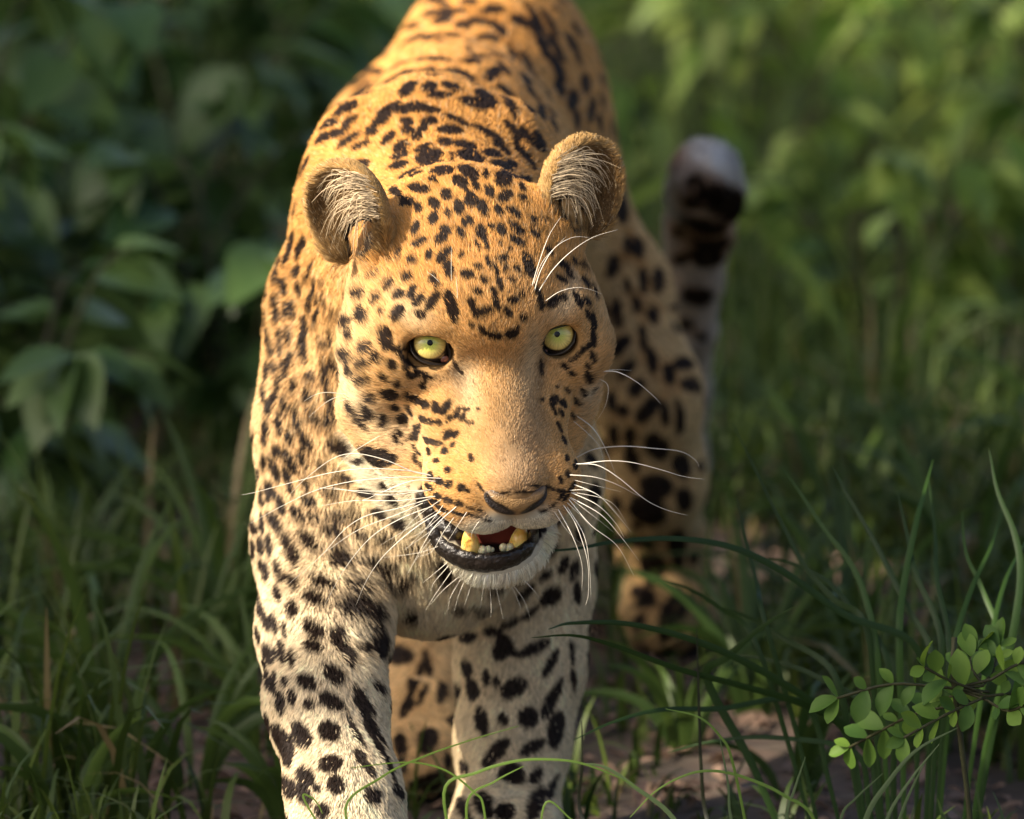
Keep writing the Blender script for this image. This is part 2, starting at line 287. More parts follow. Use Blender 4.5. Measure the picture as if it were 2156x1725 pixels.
# ------------------------------------------------------------------ the coat's dark spots: place, half length, half width, slant (degrees)
# each set: scale and origin of the study sketch it was measured on, then the spots
SPOT_SETS = [
(2.45, 680, 280, """795 360 70 32 -20;975 340 58 25 -8;1135 345 62 28 30;1150 255 72 32 15;905 250 75 30 -12;915 297 70 16 -3;720 310 50 20 -15;730 250 48 20 -20;735 195 45 25 -25;1040 260 25 16 70;
1330 310 60 25 20;1345 390 45 32 20;1455 395 38 20 5;1240 360 25 14 65;840 445 58 22 8;690 457 45 24 10;765 525 40 24 -5;925 395 25 12 20;1090 405 50 28 40;1005 480 32 25 30;930 530 38 25 45;
1180 430 25 17 60;1260 460 38 20 60;1355 490 40 28 -30;1455 440 25 16 60;1460 505 22 16 60;835 560 28 20 60;1080 555 45 30 75;1150 510 45 28 70;925 620 40 25 -70;1015 590 32 14 75;820 680 48 22 -65;
1000 690 35 25 20;970 740 40 30 -30;1090 710 40 20 60;1110 645 28 15 70;1145 635 35 15 65;1220 560 50 25 65;1315 570 40 20 60;1410 590 55 20 40;1525 635 30 18 60;1420 680 55 22 42;1330 690 42 20 65;
1210 705 45 25 70;1270 670 25 18 45;1535 715 38 18 45;1580 640 25 14 40;840 765 45 22 -30;900 835 32 20 -70;720 830 32 20 -60;800 870 35 25 -15;660 860 20 15 -60;995 840 55 28 -45;1095 835 22 12 -70;
1125 955 40 28 0;1020 930 48 28 80;1190 910 30 15 20;770 970 38 24 -45;920 975 25 18 -60;660 1015 38 22 -60;570 950 40 18 -30;720 1075 35 25 -40;800 1060 38 22 -65;845 1105 48 22 -50;930 1110 70 28 -55;
945 1010 25 16 -50;1035 1140 95 32 75;480 1070 42 32 -50;585 1100 35 24 -60;420 1090 20 14 -50;505 1200 55 38 75;710 1190 50 30 -60;620 1180 25 18 -60;850 1195 32 25 20;640 1330 62 38 75;405 1240 40 25 -70;
430 1320 35 25 80;520 1390 38 32 -20;375 1200 30 12 -75;340 1195 25 12 80;400 1430 45 30 40;585 1450 35 25 80;510 1490 38 28 0;1340 860 32 18 -20;1250 880 40 12 65;1240 770 45 14 70;1190 780 30 10 60;
1430 760 52 22 35;1330 770 20 10 20;1385 800 18 10 20;1425 925 25 18 45;1355 925 28 14 -70;1495 900 75 28 70;1300 920 35 14 65;1395 990 25 15 60;1320 1010 45 15 70;1230 990 28 15 60;1190 1060 30 20 40;
1155 1130 40 18 65;1290 1080 50 15 75;1400 1105 38 22 20;1455 1080 28 15 -70;1225 1180 60 28 -15;1370 1180 35 18 60;1310 1150 30 18 50;1465 1215 25 18 50;1220 1290 35 15 60;1285 1320 55 20 10;
1390 1310 48 25 -20;1155 1260 20 12 40;1430 1260 15 10 40;1560 1100 70 20 75;1640 1120 50 28 -40;1700 1090 30 14 50;1790 1110 55 18 60;1845 1120 28 12 60;1690 985 40 14 35;1735 960 30 12 50;1705 900 38 20 40;
1760 880 28 14 50;1820 910 30 14 50;1615 815 30 18 50;1830 1010 40 14 60;1880 1060 40 12 75;1880 1230 55 12 80;1850 1200 35 12 70;1880 1330 60 14 85;1845 1390 35 16 -40;1880 1450 35 14 80;1790 1440 60 16 -35;
620 45 40 18 -20;560 100 45 25 -40;660 145 45 22 -50;770 100 35 25 0;770 45 35 20 10;905 45 48 22 -10;860 95 30 15 0;830 140 30 20 0;1025 100 75 22 5;1070 40 80 14 25;500 185 55 16 -25;440 140 50 14 -30;370 110 60 16 -30;390 170 50 14 -35;
1000 175 40 22 5;870 205 50 16 -25;1120 190 60 20 15;1270 240 50 20 10;1380 300 40 18 15;1440 220 80 16 60;1500 285 50 16 60;1400 95 70 20 50;1300 150 70 16 45;1230 110 60 14 35;1480 130 60 18 55;1330 200 60 14 40;
300 60 55 14 -35;260 150 50 14 -45;320 120 40 12 -40;430 40 50 14 -30"""),
(2.212, 720, 700, """525 420 30 26 60;480 490 28 18 30;600 425 30 18 -60;355 495 32 20 80;388 488 22 18 0;235 440 65 22 70;300 450 35 20 80;410 590 30 26 0;515 580 50 25 15;550 525 22 16 60;535 650 30 16 30;310 650 45 20 60;
395 670 45 28 65;480 710 32 22 75;580 710 32 22 20;655 785 35 20 75;565 790 25 14 60;360 730 50 14 45;540 815 30 12 60;605 590 25 16 60;650 610 28 18 60;700 635 30 20 40;690 540 22 15 30;755 650 30 18 70;815 650 45 22 -55;
620 480 25 15 40;655 470 18 12 40;875 680 32 14 -65;905 705 28 12 -60;830 715 25 14 -60;690 715 25 14 40;730 730 22 16 40;775 735 22 16 40;620 670 35 12 60;825 800 35 17 -55;868 795 25 13 -55;745 840 45 14 15;710 830 25 12 50;
850 855 16 10 -60;808 888 20 18 0;930 730 14 11 0;960 735 8 8 0;990 660 8 8 0;915 660 9 8 0;940 662 8 8 0;950 925 22 13 70;825 990 18 14 0;655 885 35 9 55;650 930 30 10 70;720 890 20 10 70;760 940 16 12 0;730 1025 25 16 70;
775 1050 22 19 20;830 1068 24 20 20;898 1085 22 19 20;935 1105 12 9 0;770 1130 25 13 20;825 1155 28 17 20;885 1172 25 15 20;945 1195 22 10 20;790 1200 40 9 22;880 1225 45 8 20;970 1240 40 7 12;1000 1210 18 7 12;1040 1262 20 6 10;
720 1080 26 10 40;740 1160 30 9 30;690 980 30 10 60;705 1130 40 16 60;
1470 925 18 11 80;1515 960 25 11 85;1475 1010 20 13 80;1435 1045 20 13 80;1500 1080 30 9 -55;1440 1130 30 9 -50;1465 1140 26 7 -50;1390 1185 30 6 -35;1345 1215 20 5 -30;1330 1165 14 6 -30;1400 610 28 22 -60;1450 630 25 15 50;
1520 620 25 13 30;1440 680 25 10 60;1335 612 10 8 0;1400 665 36 8 65;1430 760 34 8 68;1455 830 24 9 65;1590 490 30 20 75;1610 545 20 12 60;1460 430 26 12 30;
1500 470 22 13 40;1560 570 25 12 60;1470 560 18 10 40;1420 540 12 8 0;1500 700 20 10 60;1580 430 22 12 50;600 340 26 12 40;560 350 34 16 50;640 440 70 8 33;590 385 20 10 40;700 470 60 7 30"""),
(3.449, 590, 400, """385 570 60 26 -55;430 650 85 22 -70;385 790 75 20 -70;510 690 75 22 -70;490 770 45 16 -75;465 910 55 28 -75;290 950 75 18 88;360 1035 70 28 87;285 770 35 18 -70;320 830 30 12 -70;565 975 30 22 -60;600 880 50 14 -70;
490 1070 60 22 85;625 1035 50 12 -80;280 1150 60 25 88;580 1215 45 22 88;600 1120 50 14 -75;655 1190 65 14 85;715 1170 75 14 78;690 1010 30 16 60;375 1240 80 20 -88;440 1240 85 20 88;293 1295 55 24 88;205 1320 75 14 -85;
645 1315 50 28 75;180 1230 60 16 -75;540 1370 80 28 85;525 1560 120 35 86;325 1510 110 18 87;395 1450 80 16 85;235 1510 110 18 80;150 1500 80 16 -85;695 1525 55 32 75;418 1650 60 22 85;765 1490 70 14 -85;325 560 60 18 -70;
290 500 60 22 -60;390 340 55 20 -60;330 300 55 20 -65;240 700 70 12 -80;225 900 80 12 -85;220 1080 70 12 88"""),
(2.876, 590, 880, """135 40 45 18 -80;178 90 60 12 -85;228 65 45 16 88;305 70 60 20 82;255 175 50 16 88;362 190 60 20 88;350 20 20 14 80;487 125 42 35 30;605 50 45 25 70;605 145 40 28 60;155 240 60 10 88;230 270 30 14 80;305 320 65 20 78;
190 330 55 22 -88;470 270 55 32 70;640 270 60 35 60;660 350 40 25 30;265 450 70 20 85;390 430 110 24 72;520 420 60 35 40;630 435 60 40 -10;175 490 55 20 85;340 545 50 22 72;455 590 60 28 60;160 560 40 12 85;690 605 75 52 30;
255 640 50 24 65;910 640 90 40 20;960 700 90 40 10;820 710 40 18 0;435 710 65 24 62;350 720 90 22 60;235 770 90 24 70;160 720 50 16 85;325 810 60 22 70;580 755 50 20 30;720 835 60 32 20;450 860 40 20 55;345 900 50 20 75;
205 915 60 22 70;630 940 70 32 30;870 940 60 28 20;180 930 70 12 80;475 995 55 38 40;280 1020 70 24 78;140 970 60 14 85;1000 890 35 25 30;395 1090 60 30 50;520 1125 50 25 35;665 1095 75 33 25;800 1090 45 33 30;960 1080 50 30 20;
1060 980 40 38 30;240 1150 80 30 60;205 1110 50 18 60;145 1150 70 14 85;640 1215 70 40 30;850 1240 60 43 40;1020 1260 60 35 20;1100 1150 45 35 20;480 1290 95 38 50;355 1350 115 43 68;690 1410 90 56 35;950 1450 120 52 15;
1170 1340 70 20 0;195 1310 80 18 85;135 1310 60 18 85;80 1330 70 18 85;165 1480 70 28 75;262 1490 70 24 75;350 1550 55 32 50;595 1580 90 33 25;815 1585 80 33 10;1150 1560 70 42 -50;990 1610 50 30 0;250 1640 60 20 75;110 1590 60 20 70;
520 1680 80 40 20;85 1180 50 18 85;100 1000 50 12 85"""),
(2.156, 560, 1300, """710 410 120 58 25;330 410 42 28 80;450 520 50 38 40;440 605 45 28 20;580 570 70 33 75;640 670 45 28 70;790 600 75 38 85;900 650 60 46 0;215 650 45 28 80;275 640 60 15 85;325 670 40 16 85;550 755 60 33 45;410 790 50 33 30;
195 760 70 15 85;235 800 60 13 85;540 895 70 33 25;420 910 25 22 0;270 905 55 19 85;330 870 40 17 85;290 790 25 13 85;525 1050 55 46 20;380 1070 75 36 65;205 1030 70 18 80;290 1130 110 34 72;530 1220 55 40 -20;400 1290 55 36 60;
390 1385 55 32 60;305 1340 60 26 75;560 1330 45 38 80;755 1390 45 38 30;690 1190 45 22 60;740 1255 40 14 55;740 1000 150 12 55;800 1150 160 12 60;710 890 90 16 55;670 1060 90 11 60;460 1350 22 15 60;490 1470 40 32 80;230 1200 50 12 80;
160 400 90 13 75;190 470 50 13 75;235 480 50 12 75;290 520 40 10 80;150 540 40 11 80;
1250 550 45 28 0;1390 525 40 23 0;1440 610 65 42 -70;1610 610 80 26 -30;1500 640 20 14 0;1690 690 80 20 -60;1495 820 70 46 -30;1350 770 42 17 85;1280 830 58 28 80;1405 790 28 14 80;1700 870 110 24 -65;1575 975 52 46 60;1330 1000 70 27 80;
1445 990 30 22 60;1720 1040 90 36 -80;1400 1160 90 36 -50;1600 1130 70 28 -30;1235 1250 45 18 75;1490 1280 66 46 20;1610 1290 40 28 -60;1690 1360 60 16 -75;1330 1420 60 44 60;1620 1420 60 38 -70;1450 1470 48 36 0;1220 1440 60 26 75;
1250 720 44 24 80;1670 120 70 19 -40;1760 170 45 20 -70;1810 200 50 20 -75;1690 340 60 34 -40;1560 320 60 20 -50;1660 230 40 16 -40;1580 430 50 15 -40;1520 250 40 20 -40;1830 320 50 16 85;1390 300 40 16 -20;1800 640 60 11 85;1810 780 60 11 85;
1210 400 36 18 0;1330 420 40 16 0;1480 480 50 18 -30;
1010 720 90 15 -68;1045 700 70 14 80;960 840 90 15 -65;1020 850 60 12 -65;1125 820 52 22 80;930 930 55 24 -60;1045 1090 65 48 -60;900 1120 60 30 80;1040 1330 80 40 0;910 1230 40 22 80;1150 1200 40 14 85;1060 1410 40 20 0;950 780 30 14 80"""),
(1.327, 1400, 300, """155 270 48 18 85;215 265 40 14 85;175 400 30 14 85;210 405 36 15 85;265 385 40 18 85;125 465 36 18 -70;175 530 25 10 85;225 515 42 12 85;275 510 38 17 85;205 590 25 12 85;140 615 45 18 85;260 625 25 16 85;150 725 40 19 -50;
95 610 32 11 85;225 700 38 10 85;255 770 36 16 80;205 860 32 17 -55;310 815 32 17 80;170 800 34 18 -50;240 930 46 22 -55;295 945 36 13 85;345 960 52 13 88;125 905 30 14 85;160 935 18 17 0;270 1050 38 34 60;130 1020 32 15 85;
185 1020 30 15 85;190 1090 40 19 70;350 1110 40 26 80;270 1180 50 36 10;360 1225 36 23 80;240 1265 55 42 20;105 1240 35 28 0;150 1350 45 24 20;335 1370 60 24 88;255 1430 42 36 40;225 1525 42 21 20;335 1565 65 36 -45;
390 250 38 28 -20;500 260 62 50 -40;430 335 80 30 10;450 395 72 34 10;350 350 26 18 0;400 560 58 38 10;430 440 66 34 10;355 650 40 26 0;405 690 32 22 10;330 600 24 14 0;345 440 28 18 0;360 780 40 24 0;385 850 40 26 20"""),
(1.96, 600, 0, """905 5 60 12 5;1065 10 40 14 0;1180 50 60 17 -5;940 58 105 13 -8;800 130 45 17 -15;945 100 45 17 -15;1040 125 35 17 10;1115 105 70 14 5;1210 140 52 17 45;1160 187 55 14 8;690 70 100 9 -40;770 55 70 9 -30;730 125 80 8 -38;
820 185 75 18 -15;930 212 50 24 80;1000 175 45 13 0;820 245 50 13 5;690 205 50 11 -15;1110 220 70 12 5;1060 240 25 14 80;1185 265 32 15 30;1110 272 50 10 5;1080 297 45 14 5;900 287 80 12 0;600 345 80 13 -5;730 320 60 17 -5;
650 280 60 12 -20;740 375 80 24 -25;860 350 45 16 -20;1010 360 80 22 12;780 425 50 22 -40;880 420 32 23 -20;985 420 45 16 20;930 460 50 16 0;1150 475 55 27 35;800 520 75 23 -10;890 530 35 14 0;1090 500 65 22 20;680 545 75 26 -40;
770 585 35 14 -20;880 580 45 19 0;1020 580 60 12 15;605 630 40 20 -15;980 630 80 14 5;700 660 32 20 -50;520 590 70 24 -40;590 440 90 28 -30;480 520 60 20 -30;530 400 60 16 -15;570 240 60 10 -50;560 300 60 10 -40;
1310 105 50 22 20;1390 150 60 17 60;1420 222 60 19 70;1280 275 60 12 60;1350 320 70 12 60;1340 400 60 17 60;1180 360 45 24 -30;1240 440 40 11 30;1250 570 90 22 55;1410 540 36 24 80;1490 330 70 19 65;1570 240 80 14 65;1620 400 42 19 85;
1560 480 50 23 -80;1650 530 60 17 -80;1580 580 40 17 85;1690 590 40 18 85;1480 225 70 14 60;1430 440 40 16 60;1470 600 40 15 60;1330 730 70 28 55;1290 660 60 21 60;1380 80 80 10 55;1450 110 70 10 60;1745 600 50 13 85;1500 420 50 18 80;
1230 330 50 12 50;1260 500 60 14 50;1350 520 40 14 60;1320 610 60 18 60;1400 680 50 20 70"""),
(4.312, 1000, 1100, """755 400 95 13 52;950 452 110 8 -10;1250 440 120 8 -4;1420 390 50 16 -10"""),
(4.312, 940, 760, """735 555 80 20 60;815 650 40 14 55;1640 590 80 14 85;330 600 150 9 33;210 560 60 22 60"""),
]

# ------------------------------------------------------------------ materials
def mat_new(name):
    m = bpy.data.materials.new(name); m.use_nodes = True
    return m, m.node_tree.nodes, m.node_tree.links, m.node_tree.nodes['Principled BSDF']
def mat_plain(name, col, rough=.6, spec=.5, noise=None, bump=0.0, scale=80.0, coat=0.0, sss=0.0):
    m, n, l, b = mat_new(name)
    b.inputs['Base Color'].default_value = (*col, 1); b.inputs['Roughness'].default_value = rough
    b.inputs['Specular IOR Level'].default_value = spec; b.inputs['Coat Weight'].default_value = coat
    if sss: b.inputs['Subsurface Weight'].default_value = sss; b.inputs['Subsurface Scale'].default_value = .004
    if noise or bump:
        tc = n.new('ShaderNodeTexCoord'); t = n.new('ShaderNodeTexNoise'); t.inputs['Scale'].default_value = scale; t.inputs['Detail'].default_value = 4
        l.new(tc.outputs['Object'], t.inputs['Vector'])
        if noise:
            r = n.new('ShaderNodeValToRGB'); l.new(t.outputs['Fac'], r.inputs['Fac'])
            r.color_ramp.elements[0].position = .35; r.color_ramp.elements[1].position = .68
            r.color_ramp.elements[0].color = (*noise, 1); r.color_ramp.elements[1].color = (*col, 1)
            l.new(r.outputs['Color'], b.inputs['Base Color'])
        if bump:
            u = n.new('ShaderNodeBump'); u.inputs['Strength'].default_value = bump; u.inputs['Distance'].default_value = .002
            l.new(t.outputs['Fac'], u.inputs['Height']); l.new(u.outputs['Normal'], b.inputs['Normal'])
    return m
def mat_fur():
    m, n, l, b = mat_new('leopard_fur')
    at_ = n.new('ShaderNodeAttribute'); at_.attribute_name = 'coat'
    nr = n.new('ShaderNodeAttribute'); nr.attribute_name = 'skin_normal'
    dif = n.new('ShaderNodeBsdfDiffuse'); dif.inputs['Roughness'].default_value = .6
    l.new(at_.outputs['Color'], dif.inputs['Color']); l.new(nr.outputs['Vector'], dif.inputs['Normal'])
    b.inputs['Roughness'].default_value = .42; b.inputs['Specular IOR Level'].default_value = .45
    l.new(at_.outputs['Color'], b.inputs['Base Color'])
    mx = n.new('ShaderNodeMixShader'); mx.inputs['Fac'].default_value = .38
    l.new(dif.outputs['BSDF'], mx.inputs[1]); l.new(b.outputs['BSDF'], mx.inputs[2])
    l.new(mx.outputs['Shader'], n['Material Output'].inputs['Surface'])
    return m
def mat_skin():
    m, n, l, b = mat_new('leopard_skin')
    at_ = n.new('ShaderNodeAttribute'); at_.attribute_name = 'coat'
    l.new(at_.outputs['Color'], b.inputs['Base Color']); b.inputs['Roughness'].default_value = .75; b.inputs['Specular IOR Level'].default_value = .15
    return m
M_FUR = mat_fur(); M_SKIN = mat_skin()

# ------------------------------------------------------------------ the leopard: body
leopard = link(bpy.data.objects.new('leopard', None)); leopard.empty_display_size = .1
tag(leopard, 'spotted leopard walking forward with lowered head, yellow-green eyes and parted jaws', 'leopard')
BODY_P, BODY_F = surface_nets(np.array([-.26, -.13, -.03]), np.array([.27, 1.66, .66]), .0034)
BODY_N = vertex_normals(BODY_P, BODY_F); BODY_P = BODY_P - np.clip(field(BODY_P), -.002, .002)[:, None] * BODY_N; BODY_N = vertex_normals(BODY_P, BODY_F)
TRI = np.concatenate([BODY_F[:, [0, 1, 2]], BODY_F[:, [0, 2, 3]]])
bvh = BVHTree.FromPolygons([tuple(v) for v in BODY_P], [tuple(map(int, f)) for f in BODY_F])

def hit(dx, dy):
    r = Vector(ray(dx, dy)); h = bvh.ray_cast(Vector(CAM), r)
    return None if h[0] is None else (np.array(h[0]), np.array(h[1]))

# ------------------------------------------------------------------ coat pattern, fixed to the skin
SPOTS = []           # centre, normal, tangent vectors (length = half axes)
def add_spot(p, n, t1, t2): SPOTS.append((p, n, t1, t2))
for sc_, ox, oy, txt in SPOT_SETS:
    for rec in txt.split(';'):
        x, y, a, b, ang = map(float, rec.split())
        if ox == 600 and y > 545 and x < 1380: continue
        dx, dy = (ox + x / sc_) * .8624, (oy + y / sc_) * .8624
        h = hit(dx, dy)
        if h is None: continue
        p, n = h; v = _norm(p - CAM)
        nv = float(n @ v)
        if nv > -.12: n = _norm(n - v * (nv + .3)); nv = float(n @ v)
        mm = FRAME / 2156 * np.linalg.norm(p - CAM) / DIST * .8624 / sc_
        ca, sa = math.cos(D2R(ang)), math.sin(D2R(ang))
        ts = []; q_ = w2h(p); hd_ = q_[1] > -70 and np.linalg.norm(q_) < 180
        for (ux, uy, half) in ((ca, sa, a), (-sa, ca, b)):
            m = CR * ux - CU * uy
            t = m - v * (m @ n) / nv
            L = np.linalg.norm(t); t = t * (min(L, 4.0) / L) * (half * mm * 1.10 + (.0003 if hd_ else .0007))
            ts.append(t)
        if ox == 1400 and x > 320 and y < 900: ts = [t * .78 for t in ts]
        add_spot(p, n, *ts)
N_SEEN = len(SPOTS)
def tail_param(p):
    best = np.full(len(p), 9.0); par = np.zeros(len(p)); tang = np.zeros((len(p), 3))
    L = [t[0] for t in TAIL]
    for i in range(len(L) - 1):
        ba = L[i + 1] - L[i]; t = np.clip((p - L[i]) @ ba / (ba @ ba), 0, 1)
        d = np.linalg.norm(p - L[i] - t[:, None] * ba, axis=1)
        k = d < best; best[k] = d[k]; par[k] = i + t[k]; tang[k] = _norm(ba)
    return best, par, tang

# the flanks and legs that the study sketches do not show
_tri_a = np.linalg.norm(np.cross(BODY_P[TRI[:, 1]] - BODY_P[TRI[:, 0]], BODY_P[TRI[:, 2]] - BODY_P[TRI[:, 0]]), axis=1) * .5
def sample(n, w=None):
    ww = _tri_a if w is None else _tri_a * w
    c = np.cumsum(ww); i = np.searchsorted(c, rng.uniform(0, c[-1], n))
    a = rng.random((n, 2)); f = a.sum(1) > 1; a[f] = 1 - a[f]
    t = TRI[i]; w0 = (1 - a.sum(1))[:, None]
    p = BODY_P[t[:, 0]] * w0 + BODY_P[t[:, 1]] * a[:, :1] + BODY_P[t[:, 2]] * a[:, 1:]
    nn = BODY_N[t[:, 0]] * w0 + BODY_N[t[:, 1]] * a[:, :1] + BODY_N[t[:, 2]] * a[:, 1:]
    return p, nn / (np.linalg.norm(nn, axis=1)[:, None] + 1e-9)
cp, cn = sample(3000)
cen = np.array([s[0] for s in SPOTS]); kept = []
pr = project(cp)
for i in range(len(cp)):
    p, n = cp[i], cn[i]; q = w2h(p)
    if q[1] > -95 and np.linalg.norm(q) < 190: continue
    if tail_param(p[None])[1][0] > 7.0 and tail_param(p[None])[0][0] < .05: continue
    seen = (n @ _norm(CAM - p)) > .15 and 0 < pr[i, 0] < 2156 and 0 < pr[i, 1] < 1725
    if seen:
        h = bvh.ray_cast(Vector(CAM), Vector(p - CAM))
        vis = h[0] is not None and (np.array(h[0]) - p) @ (np.array(h[0]) - p) < 1e-4
        if vis and (((cen - p) ** 2).sum(1).min() < ((.033 if p[2] > .30 else .023) if p[1] < .6 else .025) ** 2): continue
    if ((cen - p) ** 2).sum(1).min() < .020 ** 2: continue
    if kept and ((np.array(kept) - p) ** 2).sum(1).min() < .025 ** 2: continue
    kept.append(p)
    fl = np.array([0, .8, -.5]); fl = fl - n * (fl @ n); fl = _norm(fl + 1e-6); bi = np.cross(n, fl)
    a = rng.uniform(.006, .011)
    add_spot(p, n, fl * a * rng.uniform(1.0, 1.5), bi * a * .75)

def spot_mask(p, n):
    """0..1 darkness of the pattern at skin points p with normals n"""
    out = np.zeros(len(p), np.float32); halo = np.zeros(len(p), np.float32); o = np.argsort(p[:, 1]); xs = p[o, 1]
    wob = wobble(p, .016, 1) * .7 + wobble(p, .006, 2) * .3
    for c, sn, t1, t2 in SPOTS:
        r = math.sqrt(t1 @ t1 + t2 @ t2) * 1.6
        a, b = np.searchsorted(xs, (c[1] - r, c[1] + r)); ix = o[a:b]
        q = p[ix] - c
        k = (np.abs(q[:, 0]) < r) & (np.abs(q[:, 2]) < r)
        ix = ix[k]; q = q[k]
        if not len(ix): continue
        g11, g12, g22 = t1 @ t1, t1 @ t2, t2 @ t2; dt = g11 * g22 - g12 * g12; q1 = q @ t1; q2 = q @ t2; w = q @ sn
        u = (g22 * q1 - g12 * q2) / dt; v = (g11 * q2 - g12 * q1) / dt
        rad = np.sqrt(u * u + v * v) + .10 * wob[ix]
        s = 1 - smooth01(.86, 1.10, rad)
        s = s * (n[ix] @ sn > -.1) * (np.abs(w) < r * 1.3)
        out[ix] = np.maximum(out[ix], s)
        halo[ix] += np.exp(-(rad / 1.35) ** 2) * (np.abs(w) < r)
    return out, halo

ORANGE = np.array([.66, .325, .085]); TAN = np.array([.69, .395, .145]); CREAM = np.array([.82, .62, .34]); WHITE = np.array([.86, .76, .55])
DARK = np.array([.016, .010, .007]); BROWN = np.array([.40, .24, .10]); GREY = np.array([.30, .22, .13])
# soft tints: place, radii, colour, strength
TINTS = [(1085, 905, 80, 120, (.50, .335, .175), .7), (1090, 990, 78, 62, (.44, .295, .165), .75), (985, 800, 36, 60, (.74, .60, .38), .6), (1118, 740, 26, 70, (.66, .58, .38), .6),
         (870, 670, 60, 26, (.74, .58, .34), .6), (1190, 645, 50, 26, (.70, .58, .38), .6), (905, 800, 60, 22, (.72, .50, .26), .5), (1185, 775, 34, 20, (.72, .48, .24), .5),
         (750, 830, 60, 60, (.82, .70, .48), .5), (830, 900, 90, 80, (.82, .66, .42), .6), (730, 560, 80, 60, (.52, .34, .16), .45), (800, 480, 60, 60, (.52, .32, .12), .4),
         (1040, 1095, 50, 22, (.80, .78, .62), .9), (1130, 1085, 50, 22, (.80, .78, .62), .9), (960, 1010, 60, 40, (.70, .38, .11), .6), (1190, 990, 30, 40, (.64, .36, .13), .5),
         (1235, 830, 26, 60, (.74, .70, .52), .7), (1040, 1215, 90, 26, (.84, .80, .66), .9), (962, 785, 26, 32, (.09, .065, .05), .85), (1138, 770, 14, 40, (.08, .06, .04), .85)]
_tints = []
for dx, dy, ra, rb, c, s in TINTS:
    h = hit(dx, dy)
    if h is not None: _tints.append((h[0], max(ra, rb) * FRAME / 2156, ra / max(ra, rb), rb / max(ra, rb), np.array(c), s))

def coat(p, n):
    """coat colour (linear) on skin points, before hair variation; also the spot mask"""
    q = w2h(p); N = len(p)
    hd = smooth01(-120, -85, q[:, 1]) * (np.linalg.norm(q - [0, -10, -30], axis=1) < 185)
    # body: orange above, cream below and on the insides
    low = smooth01(.47, .26, p[:, 2] + .02 * wobble(p, .12, 3)) if False else 1 - smooth01(.24, .46, p[:, 2] + .02 * wobble(p, .12, 3))
    front = 1 - smooth01(.25, .55, p[:, 1])
    under = smooth01(.1, -.6, n[:, 2]) if False else 1 - smooth01(-.6, .1, n[:, 2])
    cw = np.clip(.85 * low * (.55 + .45 * front) + .6 * under, 0, 1)
    c = ORANGE + (TAN - ORANGE) * (1 - smooth01(.36, .56, p[:, 2]))[:, None]
    c = c + (CREAM - c) * cw[:, None]
    leg = (1 - smooth01(.18, .34, p[:, 2]))
    inner = smooth01(.1, .8, np.abs(n[:, 1])) * 0 + smooth01(0, .9, -n[:, 1]) * .3
    c = c + (WHITE - c) * np.clip(leg * (.45 + inner) * front, 0, 1)[:, None]
    rear = smooth01(.6, .95, p[:, 1])
    c = c + (np.array([.62, .42, .19]) - c) * (rear * low * .8)[:, None]
    # tail
    td, tp, _ = tail_param(p); onT = (td < .045) & (tp > 1.0)
    c[onT] = np.array([.66, .58, .50])
    tip = onT & (tp > 7.72); c[tip] = np.array([.88, .85, .82])
    # head
    hc = np.tile(ORANGE, (N, 1)) * np.array([1.04, 1.06, 1.1])
    side = smooth01(40, 95, np.abs(q[:, 0])) * (1 - smooth01(-10, 50, q[:, 2]))
    hc = hc + (CREAM - hc) * (side * .5)[:, None]
    hc = hc + (TAN - hc) * (smooth01(-40, 10, q[:, 1]) * .7)[:, None]
    jaw = 1 - smooth01(-104, -88, q[:, 2] - .15 * (q[:, 1] - 60))
    hc = hc + (WHITE - hc) * (jaw * .9)[:, None]
    lipw = (1 - smooth01(-86, -74, q[:, 2])) * smooth01(62, 84, q[:, 1]) * (1 - smooth01(26, 44, np.abs(q[:, 0])))
    hc = hc + (np.array([.84, .80, .62]) - hc) * (lipw * .9)[:, None]
    c = c + (hc - c) * hd[:, None]
    for tc, r, a, b, col, s in _tints:
        z = p - tc; w = s * np.exp(-1.6 * ((z[:, 0] / (r * a)) ** 2 + ((z[:, 2] * .85 - z[:, 1] * .5) / (r * b)) ** 2)) * (np.linalg.norm(z, axis=1) < 2.2 * r)
        c = c + (col - c) * w[:, None]
    m, halo = spot_mask(p, n)
    ro = smooth01(.35, 1.0, halo) * (.30 + .40 * smooth01(.45, .8, p[:, 1])) * (1 - hd) * (1 - .6 * leg)
    c = c + (np.array([.46, .20, .045]) - c) * ro[:, None]
    # ears: brown outside, grey-brown inside; shade of the deep hollow painted near-black
    for s in (-1, 1):
        e = (q - EAR_C[s]) @ EAR_F[s]
        onear = (ell(e.astype(np.float32), (0, -3, -2), (34, 25, 42)) < 1) & (e[:, 2] > -34) & (np.abs(e[:, 0]) < 40)
        k = onear & ((e[:, 1] > -14) | (e[:, 2] > 6))
        dep = smooth01(-4, 12, -e[:, 1] * 1.0 + 6) * 0
        ec = np.tile(np.array([.46, .28, .10]), (N, 1)); ins = ell(e.astype(np.float32), (s * 2.0, 18, -9), (32, 32.5, 46)) < 0
        ec[ins] = np.array([.19, .11, .042])
        bk = onear & (e[:, 1] < -16); ec[bk] = np.array([.05, .035, .02])
        hl = ell(e.astype(np.float32), (-s * 1, 4, -20), (16.5, 34, 19.5)) < 0
        ec[hl] = np.array([.03, .018, .01])
        kk = k | (onear & ins) | (hl & (np.linalg.norm(e, axis=1) < 46))
        c[kk] = ec[kk]; m[kk] *= 0.0
    c = c * (1 + .10 * wobble(p, .03, 4) + .06 * wobble(p, .009, 6))[:, None]
    return np.clip(c, .004, .9), m

